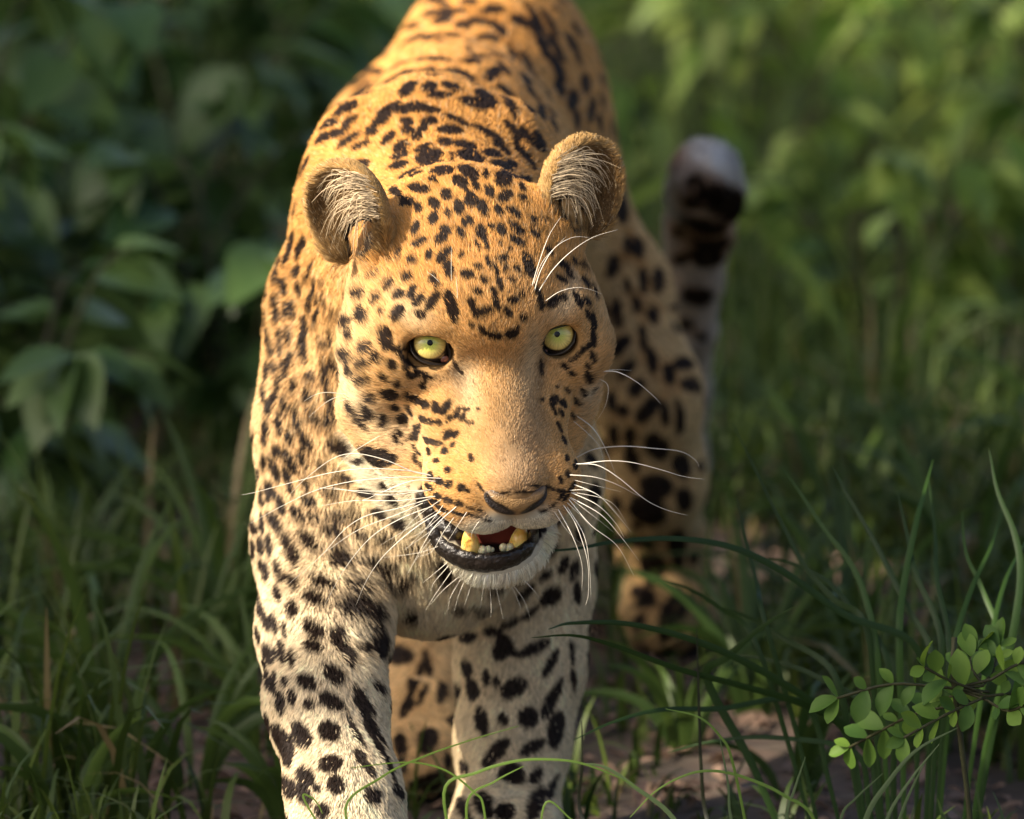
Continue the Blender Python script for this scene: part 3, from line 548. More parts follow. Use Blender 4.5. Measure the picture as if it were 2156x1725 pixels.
MOUTH_MASK = lambda q: np.minimum(ell(np.stack([np.abs(q[:, 0]), q[:, 1], q[:, 2]], 1).astype(np.float32), (0, 84, -116), (37, 40, 12)),
                                  ell(np.stack([np.abs(q[:, 0]), q[:, 1], q[:, 2]], 1).astype(np.float32), (34, 52, -114), (18, 30, 7)))
def hpt(x, y, yl): return h2w(hat((1000 + x / 4.312) * .8624, (1100 + y / 4.312) * .8624, yl))
LOW = [(185, 680, 44), (255, 860, 50), (330, 985, 60), (440, 1080, 72), (600, 1155, 82), (780, 1185, 88), (960, 1170, 89), (1110, 1125, 85), (1225, 1045, 76), (1290, 930, 64), (1315, 830, 54)]
UPL = [(120, 430, 40), (215, 600, 46), (330, 760, 52), (470, 860, 60), (580, 890, 64)]
def lip_pt(x, y, yl):
    g = hpt(x, y, yl); h = hit((1000 + x / 4.312) * .8624, (1100 + y / 4.312) * .8624)
    if h is not None and np.linalg.norm(h[0] - CAM) < np.linalg.norm(g - CAM): g = h[0]
    return g
LIPS = [np.array([lip_pt(*v) for v in L_]) for L_ in (LOW, UPL)]
def lip_dist(p):
    best = np.full(len(p), 9.0)
    k = np.linalg.norm(p - LIPS[0].mean(0), axis=1) < .08
    for Lp in LIPS:
        for a, b in zip(Lp[:-1], Lp[1:]): best[k] = np.minimum(best[k], cap(p[k], a, b, 0, 0))
    return best
def inner_mouth(q):
    m = np.stack([np.abs(q[:, 0]), q[:, 1], q[:, 2]], 1).astype(np.float32)
    return ((ell(m, (0, 66, -114), (48, 48, 15)) < 0) | (ell(m, (38, 46, -109), (17, 34, 17)) < 0)) & (q[:, 1] > 20)
def bare(p):                            # eyes, mouth: no fur
    q = w2h(p); b = np.zeros(len(p), bool)
    for i in (0, 1):
        e = (q - EYES[i]) @ EYE_F[i]; ax = EYE_AX[i]
        b |= (((e[:, 0] - ax[2]) / (ax[0] * 1.22 + 2.4)) ** 2 + ((e[:, 2] - ax[3]) / (ax[1] * 1.22 + 1.8)) ** 2 < 1) & (e[:, 1] > 0)
    b |= (MOUTH_MASK(q) < 1.6) & (q[:, 1] > 20)
    b |= (ell(q.astype(np.float32), (0, 100, -67), (22.5, 15, 13)) < 0)
    b |= lip_dist(p) < .0085
    b |= inner_mouth(q)
    return b

vc, vm = coat(BODY_P, BODY_N)
vcol = vc * (1 - vm)[:, None] + DARK * vm[:, None]
_q = w2h(BODY_P); _mm = (MOUTH_MASK(_q) < 1.2) & (_q[:, 1] > 20)
vcol[_mm] = np.array([.03, .012, .010])
_mm = _mm | inner_mouth(_q)
vcol[_mm] = np.array([.02, .010, .008])
_in = _mm & (np.abs(_q[:, 0]) < 24) & (_q[:, 1] < 74); vcol[_in] = np.array([.30, .06, .035])
me = bpy.data.meshes.new('body')
me.vertices.add(len(BODY_P)); me.vertices.foreach_set('co', BODY_P.astype(np.float32).ravel())
me.loops.add(BODY_F.size); me.loops.foreach_set('vertex_index', BODY_F.astype(np.int32).ravel())
me.polygons.add(len(BODY_F)); me.polygons.foreach_set('loop_start', np.arange(0, BODY_F.size, 4, dtype=np.int32))
me.update(calc_edges=True); me.polygons.foreach_set('use_smooth', np.ones(len(BODY_F), bool))
ca_ = me.attributes.new('coat', 'FLOAT_COLOR', 'POINT')
ca_.data.foreach_set('color', np.concatenate([vcol * .55, np.ones((len(vcol), 1))], 1).astype(np.float32).ravel())
me.materials.append(M_SKIN)
body = link(bpy.data.objects.new('body', me), leopard)

# ------------------------------------------------------------------ the leopard: fur
def hair_object(name, pts, radii, colour, normals, parent, mat):
    """pts (N,k,3), radii (N,k), colour (N,k,3), normals (N,3)"""
    N, K = pts.shape[:2]
    hc = bpy.data.hair_curves.new(name); hc.add_curves([K] * N)
    hc.attributes['position'].data.foreach_set('vector', pts.astype(np.float32).ravel())
    r = hc.attributes.get('radius') or hc.attributes.new('radius', 'FLOAT', 'POINT')
    r.data.foreach_set('value', radii.astype(np.float32).ravel())
    a = hc.attributes.new('coat', 'FLOAT_COLOR', 'POINT'); a.data.foreach_set('color', np.concatenate([colour, np.ones((N, K, 1))], 2).astype(np.float32).ravel())
    a = hc.attributes.new('skin_normal', 'FLOAT_VECTOR', 'CURVE'); a.data.foreach_set('vector', normals.astype(np.float32).ravel())
    hc.materials.append(mat)
    return link(bpy.data.objects.new(name, hc), parent)

def comb(p, n):
    """lie of the coat: unit tangent, hair length (m), lift, strand radius (m)"""
    q = w2h(p); N = len(p)
    hd = smooth01(-125, -80, q[:, 1]) * (np.linalg.norm(q - [0, -10, -30], axis=1) < 190)
    fh = (q - np.array([0, 125, -48])); fh[:, 0] *= 1.25; fh = fh / np.linalg.norm(fh, axis=1)[:, None]
    jawk = (1 - smooth01(-118, -100, q[:, 2])) * smooth01(0, 40, q[:, 1])
    fh = fh + jawk[:, None] * np.array([0, -.2, -1.3])
    fh = fh @ HM.T
    fb = np.zeros((N, 3)); fb[:, 1] = .85; fb[:, 2] = -.25
    low = 1 - smooth01(.22, .42, p[:, 2]); front = 1 - smooth01(.22, .40, p[:, 1])
    dn = np.clip(low + .9 * front * (1 - smooth01(.45, .55, p[:, 2])), 0, 1)
    fb = fb * (1 - dn)[:, None] + np.array([0, .12, -1.0]) * dn[:, None]
    td, tp, tt = tail_param(p); onT = (td < .045) & (tp > .8)
    fb[onT] = tt[onT]
    f = fh * hd[:, None] + fb * (1 - hd)[:, None]
    f = f - n * (f * n).sum(1)[:, None]
    f = f / (np.linalg.norm(f, axis=1)[:, None] + 1e-6)
    # lengths
    L = np.full(N, .0085)
    chest = front * (1 - smooth01(.40, .50, p[:, 2])) * smooth01(.15, .24, p[:, 2]) * (1 - smooth01(.05, .13, np.abs(p[:, 0] + .055)))
    L += .007 * chest
    L -= .0025 * low * (1 - chest)
    L[onT] = .013; L[onT & (tp > 7.5)] = .016
    lh = np.full(N, .0060)
    lh = lh - .0027 * smooth01(0, 45, q[:, 1]) * smooth01(-108, -90, q[:, 2])
    cheek = smooth01(55, 92, np.abs(q[:, 0])) * (1 - smooth01(10, 45, q[:, 2])) * (1 - smooth01(0, 30, q[:, 1]))
    lh = lh + .0045 * cheek
    lh = lh + .005 * jawk
    for s in (-1, 1):
        e = (q - EAR_C[s]) @ EAR_F[s]
        k = (ell(e.astype(np.float32), (0, -3, -2), (35, 26, 43)) < 1) & (e[:, 2] > -20)
        lh[k] = .0023
        base = np.exp(-((e[:, 0] + s * 14) ** 2 + (e[:, 2] + 40) ** 2 + (e[:, 1] - 10) ** 2) / 24 ** 2)
        lh = lh + .008 * base
    for i in (0, 1):
        dd = np.linalg.norm(q - EYES[i], axis=1)
        lh = lh * (.42 + .58 * smooth01(19, 38, dd))
    L = L * (1 - hd) + lh * hd
    lift = .24 + .02 * hd
    rad = (.00030 + .00016 * smooth01(.35, .8, p[:, 1])) * (1 - hd) + .000175 * hd
    return f, L, lift, rad

def grow(n_hair, w):
    p, n = sample(n_hair, w)
    k = ~bare(p); p, n = p[k], n[k]
    f, L, lift, rad = comb(p, n)
    N = len(p)
    L = L * rng.uniform(.65, 1.2, N) * (1 + .15 * wobble(p, .02, 8))
    bi = np.cross(n, f)
    sway = .12 * wobble(p, .014, 9) + .20 * wobble(p, .0045, 12) + rng.normal(0, .15, N)
    up = lift * (1 + .22 * wobble(p, .009, 10) + rng.normal(0, .22, N))
    d0 = f * .75 + n * (up * 1.5)[:, None] + bi * (sway * .7)[:, None]
    d1 = f + n * (up * .30)[:, None] + bi * (sway * 1.1)[:, None]
    d0 /= np.linalg.norm(d0, axis=1)[:, None]; d1 /= np.linalg.norm(d1, axis=1)[:, None]
    a = p - n * .0006; b = a + d0 * (L * .36)[:, None]; c = b + (d0 * .45 + d1 * .55) * (L * .34)[:, None]; e = c + d1 * (L * .34)[:, None]
    pts = np.stack([a, b, c, e], 1)
    cc, m1 = coat(p + f * (L * .38)[:, None], n)
    m2 = spot_mask(p + f * (L * .92)[:, None], n)[0]
    for s_ in (-1, 1):
        e_ = (w2h(p) - EAR_C[s_]) @ EAR_F[s_]; m2[(np.abs(e_[:, 0]) < 42) & (np.abs(e_[:, 2]) < 46) & (np.abs(e_[:, 1]) < 32) & (m1 < .01)] = 0
    th = rng.uniform(.12, .52, N); grade = rng.random(N) < .012; th[grade] = 1.2
    col = cc * rng.uniform(.70, 1.22, N)[:, None]
    grey = rng.random(N) < .06; col[grey] = col[grey] * .5
    pale = rng.random(N) < .08; col[pale] = col[pale] * .6 + np.array([.8, .66, .42]) * .4
    dk = DARK[None] * rng.uniform(.7, 2.2, N)[:, None]
    k1 = (m1 > th)[:, None]; k2 = (m2 > th)[:, None]
    ca1 = np.where(k1, dk, col); ca2 = np.where(k2, dk, col)
    col = np.stack([ca1, ca1, (ca1 + ca2) * .5, ca2], 1)
    R = np.stack([rad, rad * .95, rad * .72, rad * .18], 1)
    return pts, R, np.clip(col, .003, .92), n

tc_ = BODY_P[TRI].mean(1); tq = w2h(tc_)
t_head = smooth01(-125, -90, tq[:, 1]) * (np.linalg.norm(tq - [0, -10, -30], axis=1) < 190)
tn = BODY_N[TRI[:, 0]]
FUR_SCALE = 1.0
t_w = 0.55 + .30 * (1 - smooth01(.30, .6, tc_[:, 1])) - .25 * smooth01(.6, .9, tc_[:, 1])
t_w = t_w * (1 - t_head) + t_head * 2.9
t_w = t_w * (1 - .6 * smooth01(.15, .6, tn[:, 1]))
n_fur = int((_tri_a * t_w).sum() * 1.0e6 * FUR_SCALE)
fur = hair_object('fur', *grow(n_fur, t_w), leopard, M_FUR)
print('FUR', n_fur)

# ------------------------------------------------------------------ the leopard: eyes, nose, mouth, whiskers
def tube(pts, radii, seg=8, cap_ends=True):
    pts = [np.asarray(p, float) for p in pts]; V = []; F = []
    up = np.array([.13, .31, .94])
    for i, p in enumerate(pts):
        t = _norm(pts[min(i + 1, len(pts) - 1)] - pts[max(i - 1, 0)])
        a = _norm(np.cross(t, up)); b = np.cross(t, a)
        for k in range(seg):
            w = 2 * math.pi * k / seg; V.append(p + (a * math.cos(w) + b * math.sin(w)) * radii[i])
    for i in range(len(pts) - 1):
        for k in range(seg):
            F.append((i * seg + k, i * seg + (k + 1) % seg, (i + 1) * seg + (k + 1) % seg, (i + 1) * seg + k))
    if cap_ends:
        F.append(tuple(range(seg))[::-1]); F.append(tuple((len(pts) - 1) * seg + k for k in range(seg)))
    return V, F
def spline(P, n):
    P = np.asarray(P, float); P = np.concatenate([[2 * P[0] - P[1]], P, [2 * P[-1] - P[-2]]]); out = []
    m = len(P) - 3
    for u in np.linspace(0, m - 1e-6, n):
        i = int(u); t = u - i; a, b, c, d = P[i:i + 4]
        out.append(.5 * (2 * b + (c - a) * t + (2 * a - 5 * b + 4 * c - d) * t * t + (3 * b - a - 3 * c + d) * t ** 3))
    return np.array(out)
def ball(name, c, r, M, mat, parent, seg=24):
    V = []; F = []; rings = seg // 2
    for i in range(rings + 1):
        th = math.pi * i / rings
        for k in range(seg):
            ph = 2 * math.pi * k / seg
            V.append(np.asarray(c) + M @ (np.array([math.sin(th) * math.cos(ph), math.sin(th) * math.sin(ph), math.cos(th)]) * r))
    for i in range(rings):
        for k in range(seg): F.append((i * seg + k, (i + 1) * seg + k, (i + 1) * seg + (k + 1) % seg, i * seg + (k + 1) % seg))
    return mesh_obj(name, V, F, mat, parent)
def S(o, sx, ox, oy): return lambda x, y: ((ox + x / sx) * .8624, (oy + y / sx) * .8624)

def mat_iris():
    m, n, l, b = mat_new('iris')
    tc = n.new('ShaderNodeTexCoord'); ln = n.new('ShaderNodeVectorMath'); ln.operation = 'LENGTH'
    sp = n.new('ShaderNodeSeparateXYZ'); l.new(tc.outputs['Object'], sp.inputs[0])
    cb = n.new('ShaderNodeCombineXYZ'); l.new(sp.outputs['X'], cb.inputs['X']); l.new(sp.outputs['Z'], cb.inputs['Y']); l.new(cb.outputs[0], ln.inputs[0])
    # fine spokes
    at2 = n.new('ShaderNodeMath'); at2.operation = 'ARCTAN2'; l.new(sp.outputs['X'], at2.inputs[0]); l.new(sp.outputs['Z'], at2.inputs[1])
    no = n.new('ShaderNodeTexNoise'); no.noise_dimensions = '2D'; no.inputs['Scale'].default_value = 1.0; no.inputs['Detail'].default_value = 3
    c2 = n.new('ShaderNodeCombineXYZ'); m1 = n.new('ShaderNodeMath'); m1.operation = 'MULTIPLY'; m1.inputs[1].default_value = 14
    m2 = n.new('ShaderNodeMath'); m2.operation = 'MULTIPLY'; m2.inputs[1].default_value = 160
    l.new(at2.outputs[0], m1.inputs[0]); l.new(ln.outputs['Value'], m2.inputs[0]); l.new(m1.outputs[0], c2.inputs['X']); l.new(m2.outputs[0], c2.inputs['Y']); l.new(c2.outputs[0], no.inputs['Vector'])
    mr = n.new('ShaderNodeMapRange'); mr.inputs['From Max'].default_value = .0118; l.new(ln.outputs['Value'], mr.inputs['Value'])
    r = n.new('ShaderNodeValToRGB'); l.new(mr.outputs[0], r.inputs['Fac'])
    e = r.color_ramp.elements; e[0].position = 0; e[0].color = (.42, .52, .07, 1); e[1].position = 1.0; e[1].color = (.02, .015, .006, 1)
    for pos, col in ((.35, (.58, .64, .11, 1)), (.65, (.80, .70, .20, 1)), (.90, (.74, .56, .16, 1)), (.965, (.14, .09, .02, 1))):
        x = e.new(pos); x.color = col
    mx = n.new('ShaderNodeMix'); mx.data_type = 'RGBA'; mx.blend_type = 'MULTIPLY'; mx.inputs['Factor'].default_value = .55
    r2 = n.new('ShaderNodeValToRGB'); l.new(no.outputs['Fac'], r2.inputs['Fac']); r2.color_ramp.elements[0].color = (.45, .45, .4, 1); r2.color_ramp.elements[0].position = .3; r2.color_ramp.elements[1].position = .62
    l.new(r.outputs['Color'], mx.inputs['A']); l.new(r2.outputs['Color'], mx.inputs['B'])
    l.new(mx.outputs['Result'], b.inputs['Base Color']); b.inputs['Roughness'].default_value = .35; b.inputs['Coat Weight'].default_value = 1.0; b.inputs['Coat Roughness'].default_value = .07
    return m
M_EYE = mat_plain('eyeball_dark', (.02, .014, .010), .08, .6, coat=.6)
M_IRIS = mat_iris(); M_PUPIL = mat_plain('pupil_black', (.002, .002, .003), .1, .25)
M_RIM = mat_plain('eye_rim_skin', (.012, .009, .008), .38, .5, noise=(.022, .017, .014), bump=.25, scale=700)
M_LIP = mat_plain('black_lip_skin', (.008, .006, .005), .30, .5, noise=(.016, .012, .010), bump=1.0, scale=240, coat=.05)
M_TOOTH = mat_plain('yellowed_tooth', (.86, .50, .08), .28, .5, noise=(.88, .66, .22), scale=160, sss=.25, coat=.3)
M_SMALL = mat_plain('pale_tooth', (.82, .74, .46), .3, .5, sss=.2)
M_GUM = mat_plain('wet_gum', (.34, .10, .075), .3, .5, noise=(.22, .05, .04), scale=300, coat=.4)
M_TONGUE = mat_plain('tongue_flesh', (.42, .10, .06), .45, .5, noise=(.32, .07, .05), bump=.5, scale=500, coat=.1)
M_CARUNCLE = mat_plain('eye_corner_flesh', (.22, .085, .06), .25, .5, coat=.5)
M_WHISKER = mat_plain('whisker_white', (.82, .78, .66), .4, .5)

for i in (0, 1):
    C_ = h2w(EYES[i]); r = EYE_R * .001
    eye = link(bpy.data.objects.new('eye', None), leopard); eye.location = C_
    G = frame_from(CAM - C_, (0, 0, 1))
    ball('eyeball', (0, 0, 0), r, np.eye(3), M_EYE, eye, 32)
    for nm, mat, a1, rr, ns in (('iris', M_IRIS, math.asin(.0116 / r), r + .0003, 14), ('pupil', M_PUPIL, math.asin(.0020 / r), r + .0005, 5)):
        V = [np.array([0, rr, 0])]; F = []; sg = 48
        for k in range(1, ns + 1):
            th = a1 * k / ns
            for j in range(sg):
                w = 2 * math.pi * j / sg; V.append(np.array([math.sin(th) * math.cos(w), math.cos(th), math.sin(th) * math.sin(w)]) * rr)
        for j in range(sg): F.append((0, 1 + (j + 1) % sg, 1 + j))
        for k in range(ns - 1):
            for j in range(sg): F.append((1 + k * sg + j, 1 + k * sg + (j + 1) % sg, 1 + (k + 1) * sg + (j + 1) % sg, 1 + (k + 1) * sg + j))
        o = mesh_obj(nm, V, F, mat, eye)
        o.matrix_basis = Matrix(G.tolist()).to_4x4()
    # dark rim of the lids
    loop = spline(EYE_LOOPS[i] + EYE_LOOPS[i][:1], 49)[:-1]; cen_ = loop.mean(0)
    V = []; F = []; n = len(loop)
    low = lambda p: 1.0 if p[1] > cen_[1] else .45
    for ring, (ex, rr) in enumerate(((-8, r + .0002), (0, r + .0016), (9, r + .0029), (17, r + .0036), (25, r + .0028))):
        for p in loop:
            d = _norm(p - cen_); k = low(p) if ex > 0 else 1
            V.append(on_sphere(*E2(*(p + d * ex * k)), C_, rr))
    for a in range(4):
        for k in range(n): F.append((a * n + k, a * n + (k + 1) % n, (a + 1) * n + (k + 1) % n, (a + 1) * n + k))
    mesh_obj('eyelid_rim', V, F, M_RIM, leopard)
    cx, cy = ((628, 505), (1690, 425))[i]
    ball('eye_corner', on_sphere(*E2(cx, cy), C_, r + .0004), np.array([.0034, .0018, .0030]) * (1 if i == 0 else .6), HM, M_CARUNCLE, leopard, 16)

# nose leather
def nose_field(q):
    m = np.abs(q[:, 0]); m = np.stack([m, q[:, 1], q[:, 2]], 1).astype(np.float32)
    d = ell(m, (0, 95, -66), (21, 13.5, 12.5))
    d = smin(d, ell(m, (14, 96, -62), (9, 9, 7.5)), 5)
    d = smax(d, -cap(m, (6.5, 110.5, -72.5), (13.5, 107, -67.5), 4.0, 3.4), 1.6)
    d = smax(d, -cap(m, (13.5, 107, -67.5), (23, 98.5, -60), 3.2, 1.8), 1.6)
    d = smax(d, -cap(m, (0, 110, -77), (0, 109, -67), 1.3, .4), 1.2)
    return d
NP_, NF_ = surface_nets(np.array([-28., 78., -84.]), np.array([28., 114., -45.]), .9, nose_field, False)
m_, n_, l_, b_ = mat_new('nose_leather')
a_ = n_.new('ShaderNodeAttribute'); a_.attribute_name = 'coat'; l_.new(a_.outputs['Color'], b_.inputs['Base Color'])
b_.inputs['Roughness'].default_value = .42
vo = n_.new('ShaderNodeTexVoronoi'); vo.inputs['Scale'].default_value = 900; bu = n_.new('ShaderNodeBump'); bu.inputs['Strength'].default_value = .5; bu.inputs['Distance'].default_value = .001
tc0 = n_.new('ShaderNodeTexCoord'); l_.new(tc0.outputs['Object'], vo.inputs['Vector']); l_.new(vo.outputs['Distance'], bu.inputs['Height']); l_.new(bu.outputs['Normal'], b_.inputs['Normal'])
nose = mesh_obj('nose', h2w(NP_), NF_, m_, leopard)
mq = np.stack([np.abs(NP_[:, 0]), NP_[:, 1], NP_[:, 2]], 1).astype(np.float32)
nd = np.minimum(cap(mq, (6.5, 110.5, -72.5), (13.5, 107, -67.5), 4.0, 3.4), cap(mq, (13.5, 107, -67.5), (23, 98.5, -60), 3.2, 1.8))
w = np.clip(np.maximum(1 - smooth01(.6, 3.2, nd), np.maximum(smooth01(-58.5, -54.5, NP_[:, 2]), 1 - smooth01(-78, -74, NP_[:, 2]))), 0, 1)
nc = np.array([.30, .18, .072])[None] * (1 + .12 * wobble(NP_, 7, 3))[:, None]; nc = nc * (1 - w)[:, None] + np.array([.018, .013, .011]) * w[:, None]
a_ = nose.data.attributes.new('coat', 'FLOAT_COLOR', 'POINT'); a_.data.foreach_set('color', np.concatenate([nc, np.ones((len(nc), 1))], 1).astype(np.float32).ravel())

# lips: a wet black roll round the lower jaw, darker skin at the corners
C3 = S(0, 4.312, 1000, 1100)
lp = spline(LIPS[0], 60)
V, F = tube(lp, [(.0047 + .0010 * math.sin(math.pi * k / 59)) * (.55 + .45 * min(1, k / 6, (59 - k) / 6)) * (1 + .04 * math.sin(k * 1.1) + .03 * math.sin(k * 2.3)) for k in range(60)], 16)
V = [v + HM[:, 2] * float((v - lp[i // 16]) @ HM[:, 2]) * .45 - HM[:, 1] * float((v - lp[i // 16]) @ HM[:, 1]) * .25 for i, v in enumerate(V)]
mesh_obj('lower_lip', V, F, M_LIP, leopard)
INL = [(430, 960, 44), (520, 1055, 58), (650, 1130, 72), (820, 1160, 80), (980, 1135, 80), (1100, 1080, 72), (1190, 980, 56)]
lp = spline([hpt(*v) for v in INL], 40)
V, F = tube(lp, [.0048 * (.6 + .4 * min(1, k / 5, (39 - k) / 5)) * (1 + .14 * math.sin(k * 2.3)) for k in range(40)], 12)
mesh_obj('inner_lip', V, F, M_LIP, leopard)
for pts in (LIPS[1],):
    lp = spline(pts, 24)
    V, F = tube(lp, [.0062 * (.5 + .5 * min(1, k / 5, (23 - k) / 5)) * (1 + .12 * math.sin(k * 2.1)) for k in range(24)], 12)
    mesh_obj('upper_lip_edge', V, F, M_LIP, leopard)
pts = [(1270, 840, 62), (1350, 760, 54), (1470, 680, 44), (1560, 590, 34)]
lp = spline([hpt(*v) for v in pts], 16); V, F = tube(lp, [.004] * 16, 10); mesh_obj('upper_lip_edge', V, F, M_LIP, leopard)
# teeth, gum, tongue
lp = spline([hpt(*v) for v in ((600, 1080, 66), (740, 1115, 75), (900, 1110, 78), (1060, 1075, 74), (1150, 1030, 64))], 24)
V, F = tube(lp, [.0042] * 24, 10); mesh_obj('lower_gum', V, F, M_GUM, leopard)
V = []; F = []
tg = [hpt(880, 880, 30), hpt(890, 960, 46), hpt(900, 1020, 60), hpt(905, 1060, 68)]
tgp = spline(tg, 14)
for i, p in enumerate(tgp):
    wd_ = .0175 * math.sqrt(max(.02, 1 - (i / 14.0) ** 3)); R_ = HM[:, 0]; U_ = HM[:, 2]
    for k in range(16):
        w = 2 * math.pi * k / 16; V.append(p + R_ * math.cos(w) * wd_ + U_ * math.sin(w) * .0045 - U_ * .0012 * math.cos(2 * w))
for i in range(13):
    for k in range(16): F.append((i * 16 + k, i * 16 + (k + 1) % 16, (i + 1) * 16 + (k + 1) % 16, (i + 1) * 16 + k))
F.append(tuple(range(16))[::-1]); F.append(tuple(13 * 16 + k for k in range(16)))
mesh_obj('tongue', V, F, M_TONGUE, leopard)
for base, mid, top in (((655, 1100, 74), (640, 990, 77), (625, 820, 74)), ((1120, 1060, 74), (1150, 960, 77), (1195, 790, 73))):
    tp_ = spline([hpt(*base), hpt(*mid), hpt(*top)], 14)
    V, F = tube(tp_, [.0068 * v for v in (.55, .82, .95, 1, 1.02, 1.02, 1.0, .97, .92, .85, .76, .64, .48, .25)], 14)
    mesh_obj('canine_tooth', V, F, M_TOOTH, leopard)
for x, y, r in ((762, 1052, 36), (828, 1042, 27), (866, 1046, 20), (985, 1020, 30), (1052, 1028, 35)):
    c = hpt(x, y, 81); k = r / 4.312 * .288e-3 * 1.55
    ball('incisor', c, np.array([k * .95, k * .8, k * 1.15]), HM, M_SMALL, leopard, 14)

# whiskers: root, then points along each hair
WH = [((2.876, 590, 880), """1330 810 1200 780 1010 700 800 655 640 690 450 830 340 940;1320 805 1160 775 900 760 650 785 400 845 100 925 0 945;1400 830 1180 820 960 830 720 860 500 920 270 1030 60 1145;1360 850 1200 845 1000 920 860 980 780 985;
1330 910 1100 920 800 915 540 895;1320 912 1050 945 850 930 620 890;1360 955 1100 985 800 985 560 1020;1330 970 1100 1040 880 1090 720 1190 560 1370 330 1570;1310 985 1100 1080 820 1190 560 1365;1350 1020 1100 1120 900 1250 720 1470 580 1725;
1400 1060 1200 1190 1000 1370 880 1540 800 1725;1380 1050 1250 1130 1120 1210 970 1300;1438 1060 1300 1180 1180 1250;1438 1110 1300 1220 1140 1330;1430 1150 1300 1290 1160 1500;1420 1290 1250 1350 1000 1385;990 520 850 600 720 690 630 830;
700 235 600 225 520 240 440 285;720 240 600 290 470 400;780 262 655 295;1436 1160 1350 1270 1255 1380"""),
((2.782, 1380, 680), """80 1215 200 1160 400 1140 600 1155 780 1175 880 1230 910 1280;80 1265 280 1240 450 1250 650 1300 800 1345 946 1365;70 1260 220 1270 370 1360 540 1500 680 1570 830 1610;30 1335 200 1350 350 1400 500 1480;60 1370 200 1405 380 1450;
60 1400 220 1470 340 1590 450 1725;30 1440 150 1440 260 1500 370 1610;40 1455 220 1540 340 1660 400 1760;30 1490 200 1620 330 1725;10 1520 140 1650 200 1760;70 930 180 1010 260 1130 330 1300 360 1390;50 965 150 1050 240 1160 270 1350;
235 635 350 635 480 700 600 800 650 855;215 675 290 730 270 870 190 1000;235 635 330 620 450 625"""),
((2.212, 720, 700), """1450 1180 1520 1290 1580 1480 1585 1650 1570 1725;1470 1190 1560 1340 1590 1500 1600 1700;1420 1200 1500 1350 1550 1500 1550 1650;1480 1150 1600 1290 1740 1400 1830 1560;1490 1140 1650 1230 1760 1350 1858 1480;1500 1110 1700 1160 1800 1290;
1400 1215 1480 1330 1560 1400;870 1190 760 1290 690 1400 610 1550;860 1245 800 1330 740 1430 660 1460;930 1215 880 1290 810 1400;1000 1260 960 1320 950 1370;800 1180 720 1290 600 1420;790 1150 650 1250 520 1400;
870 1580 800 1640 730 1720;800 1510 740 1560 690 1600;810 1530 750 1600 735 1650;890 1590 840 1680 820 1770;920 1580 880 1680 860 1760;960 1590 930 1680 915 1725;1020 1600 1010 1680 1000 1740;1050 1600 1060 1725 1055 1800;1080 1600 1110 1725 1125 1800;
1150 1590 1190 1660 1230 1760;1210 1560 1280 1630 1330 1690;1170 1600 1240 1700 1270 1790;830 1560 760 1660 700 1760"""),
((2.45, 680, 280), """1515 1030 1560 880 1620 720 1690 610;1530 1060 1570 930 1650 800 1760 735 1860 735;1555 1060 1640 930 1750 820 1880 735 2030 688;1525 1020 1580 880 1680 770 1720 730;1590 1120 1680 1060 1780 1035 1860 1045 1940 1075;1035 1000 1033 900 1035 790;
970 1010 930 970 890 940;1070 1120 1068 1040 1060 960""")]
for (sc_, ox, oy), txt in WH:
    for rec in txt.split(';'):
        v = list(map(float, rec.split())); f = S(0, sc_, ox, oy)
        dd = [f(v[k], v[k + 1]) for k in range(0, len(v), 2)]
        h = hit(*dd[0])
        root = h[0] if h is not None else h2w(hat(*dd[0], 50))
        if w2h(root)[1] < -110: root = h2w(hat(*dd[0], 20))
        if ox == 720 and w2h(root)[1] < 45: root = h2w(hat(*dd[0], 74))
        y0 = root[1]; ln = np.concatenate([[0], np.cumsum([math.dist(dd[k], dd[k + 1]) for k in range(len(dd) - 1)])]); tl = ln / ln[-1]
        wdt = ln[-1] * FRAME / 2156
        P3 = [at(dd[k][0], dd[k][1], y0 - .10 * wdt * math.sin(math.pi * min(1, tl[k] * 1.1)) + .18 * wdt * tl[k] ** 2) for k in range(len(dd))]
        P3 = [P3[0] + _norm(P3[0] - P3[1]) * .004] + P3
        sp_ = spline(P3, 5 * len(P3))
        r0 = .00050 if wdt > .05 else .00030
        V, F = tube(sp_, [r0 * (1 - .9 * k / len(sp_)) for k in range(len(sp_))], 5)
        mesh_obj('whisker', V, F, M_WHISKER, leopard)

# long pale hair inside the ears
for s in (-1, 1):
    TP, TR, TC, TN = [], [], [], []
    for k in range(135):
        z = rng.uniform(-13, 19); side = -s * rng.uniform(24, 33) * math.sqrt(max(.1, 1 - (z / 40) ** 2)) * .92
        root = np.array([side, rng.uniform(2, 12), z])
        ln_ = rng.uniform(12, 40); cz = math.floor(z / 7) * 7 + 3.5
        fan = (z - 4) * .35 + (cz - z) * .55 + rng.normal(-2, 4); fw = rng.uniform(3, 9)
        pts = [root, root + np.array([s * ln_ * .30, fw, fan * .2 + 5]), root + np.array([s * ln_ * .66, fw + rng.normal(0, 2), fan * .6 + 5]), root + np.array([s * ln_ * .98, fw - 5 + rng.normal(0, 4), fan - 3 + rng.normal(0, 3)])]
        TP.append([h2w(EAR_C[s] + EAR_F[s] @ p) for p in pts]); r0 = rng.uniform(.00016, .00030); TR.append([r0, r0, r0 * .8, r0 * .25])
        TC.append(np.array([.78, .62, .40]) * rng.uniform(.4, 1.15)); TN.append(HM @ EAR_F[s] @ np.array([s * .2, 1, .2]))
    hair_object('ear_tuft', np.array(TP), np.array(TR), np.repeat(np.clip(np.array(TC), 0, .9)[:, None], 4, 1), np.array(TN), leopard, M_FUR)

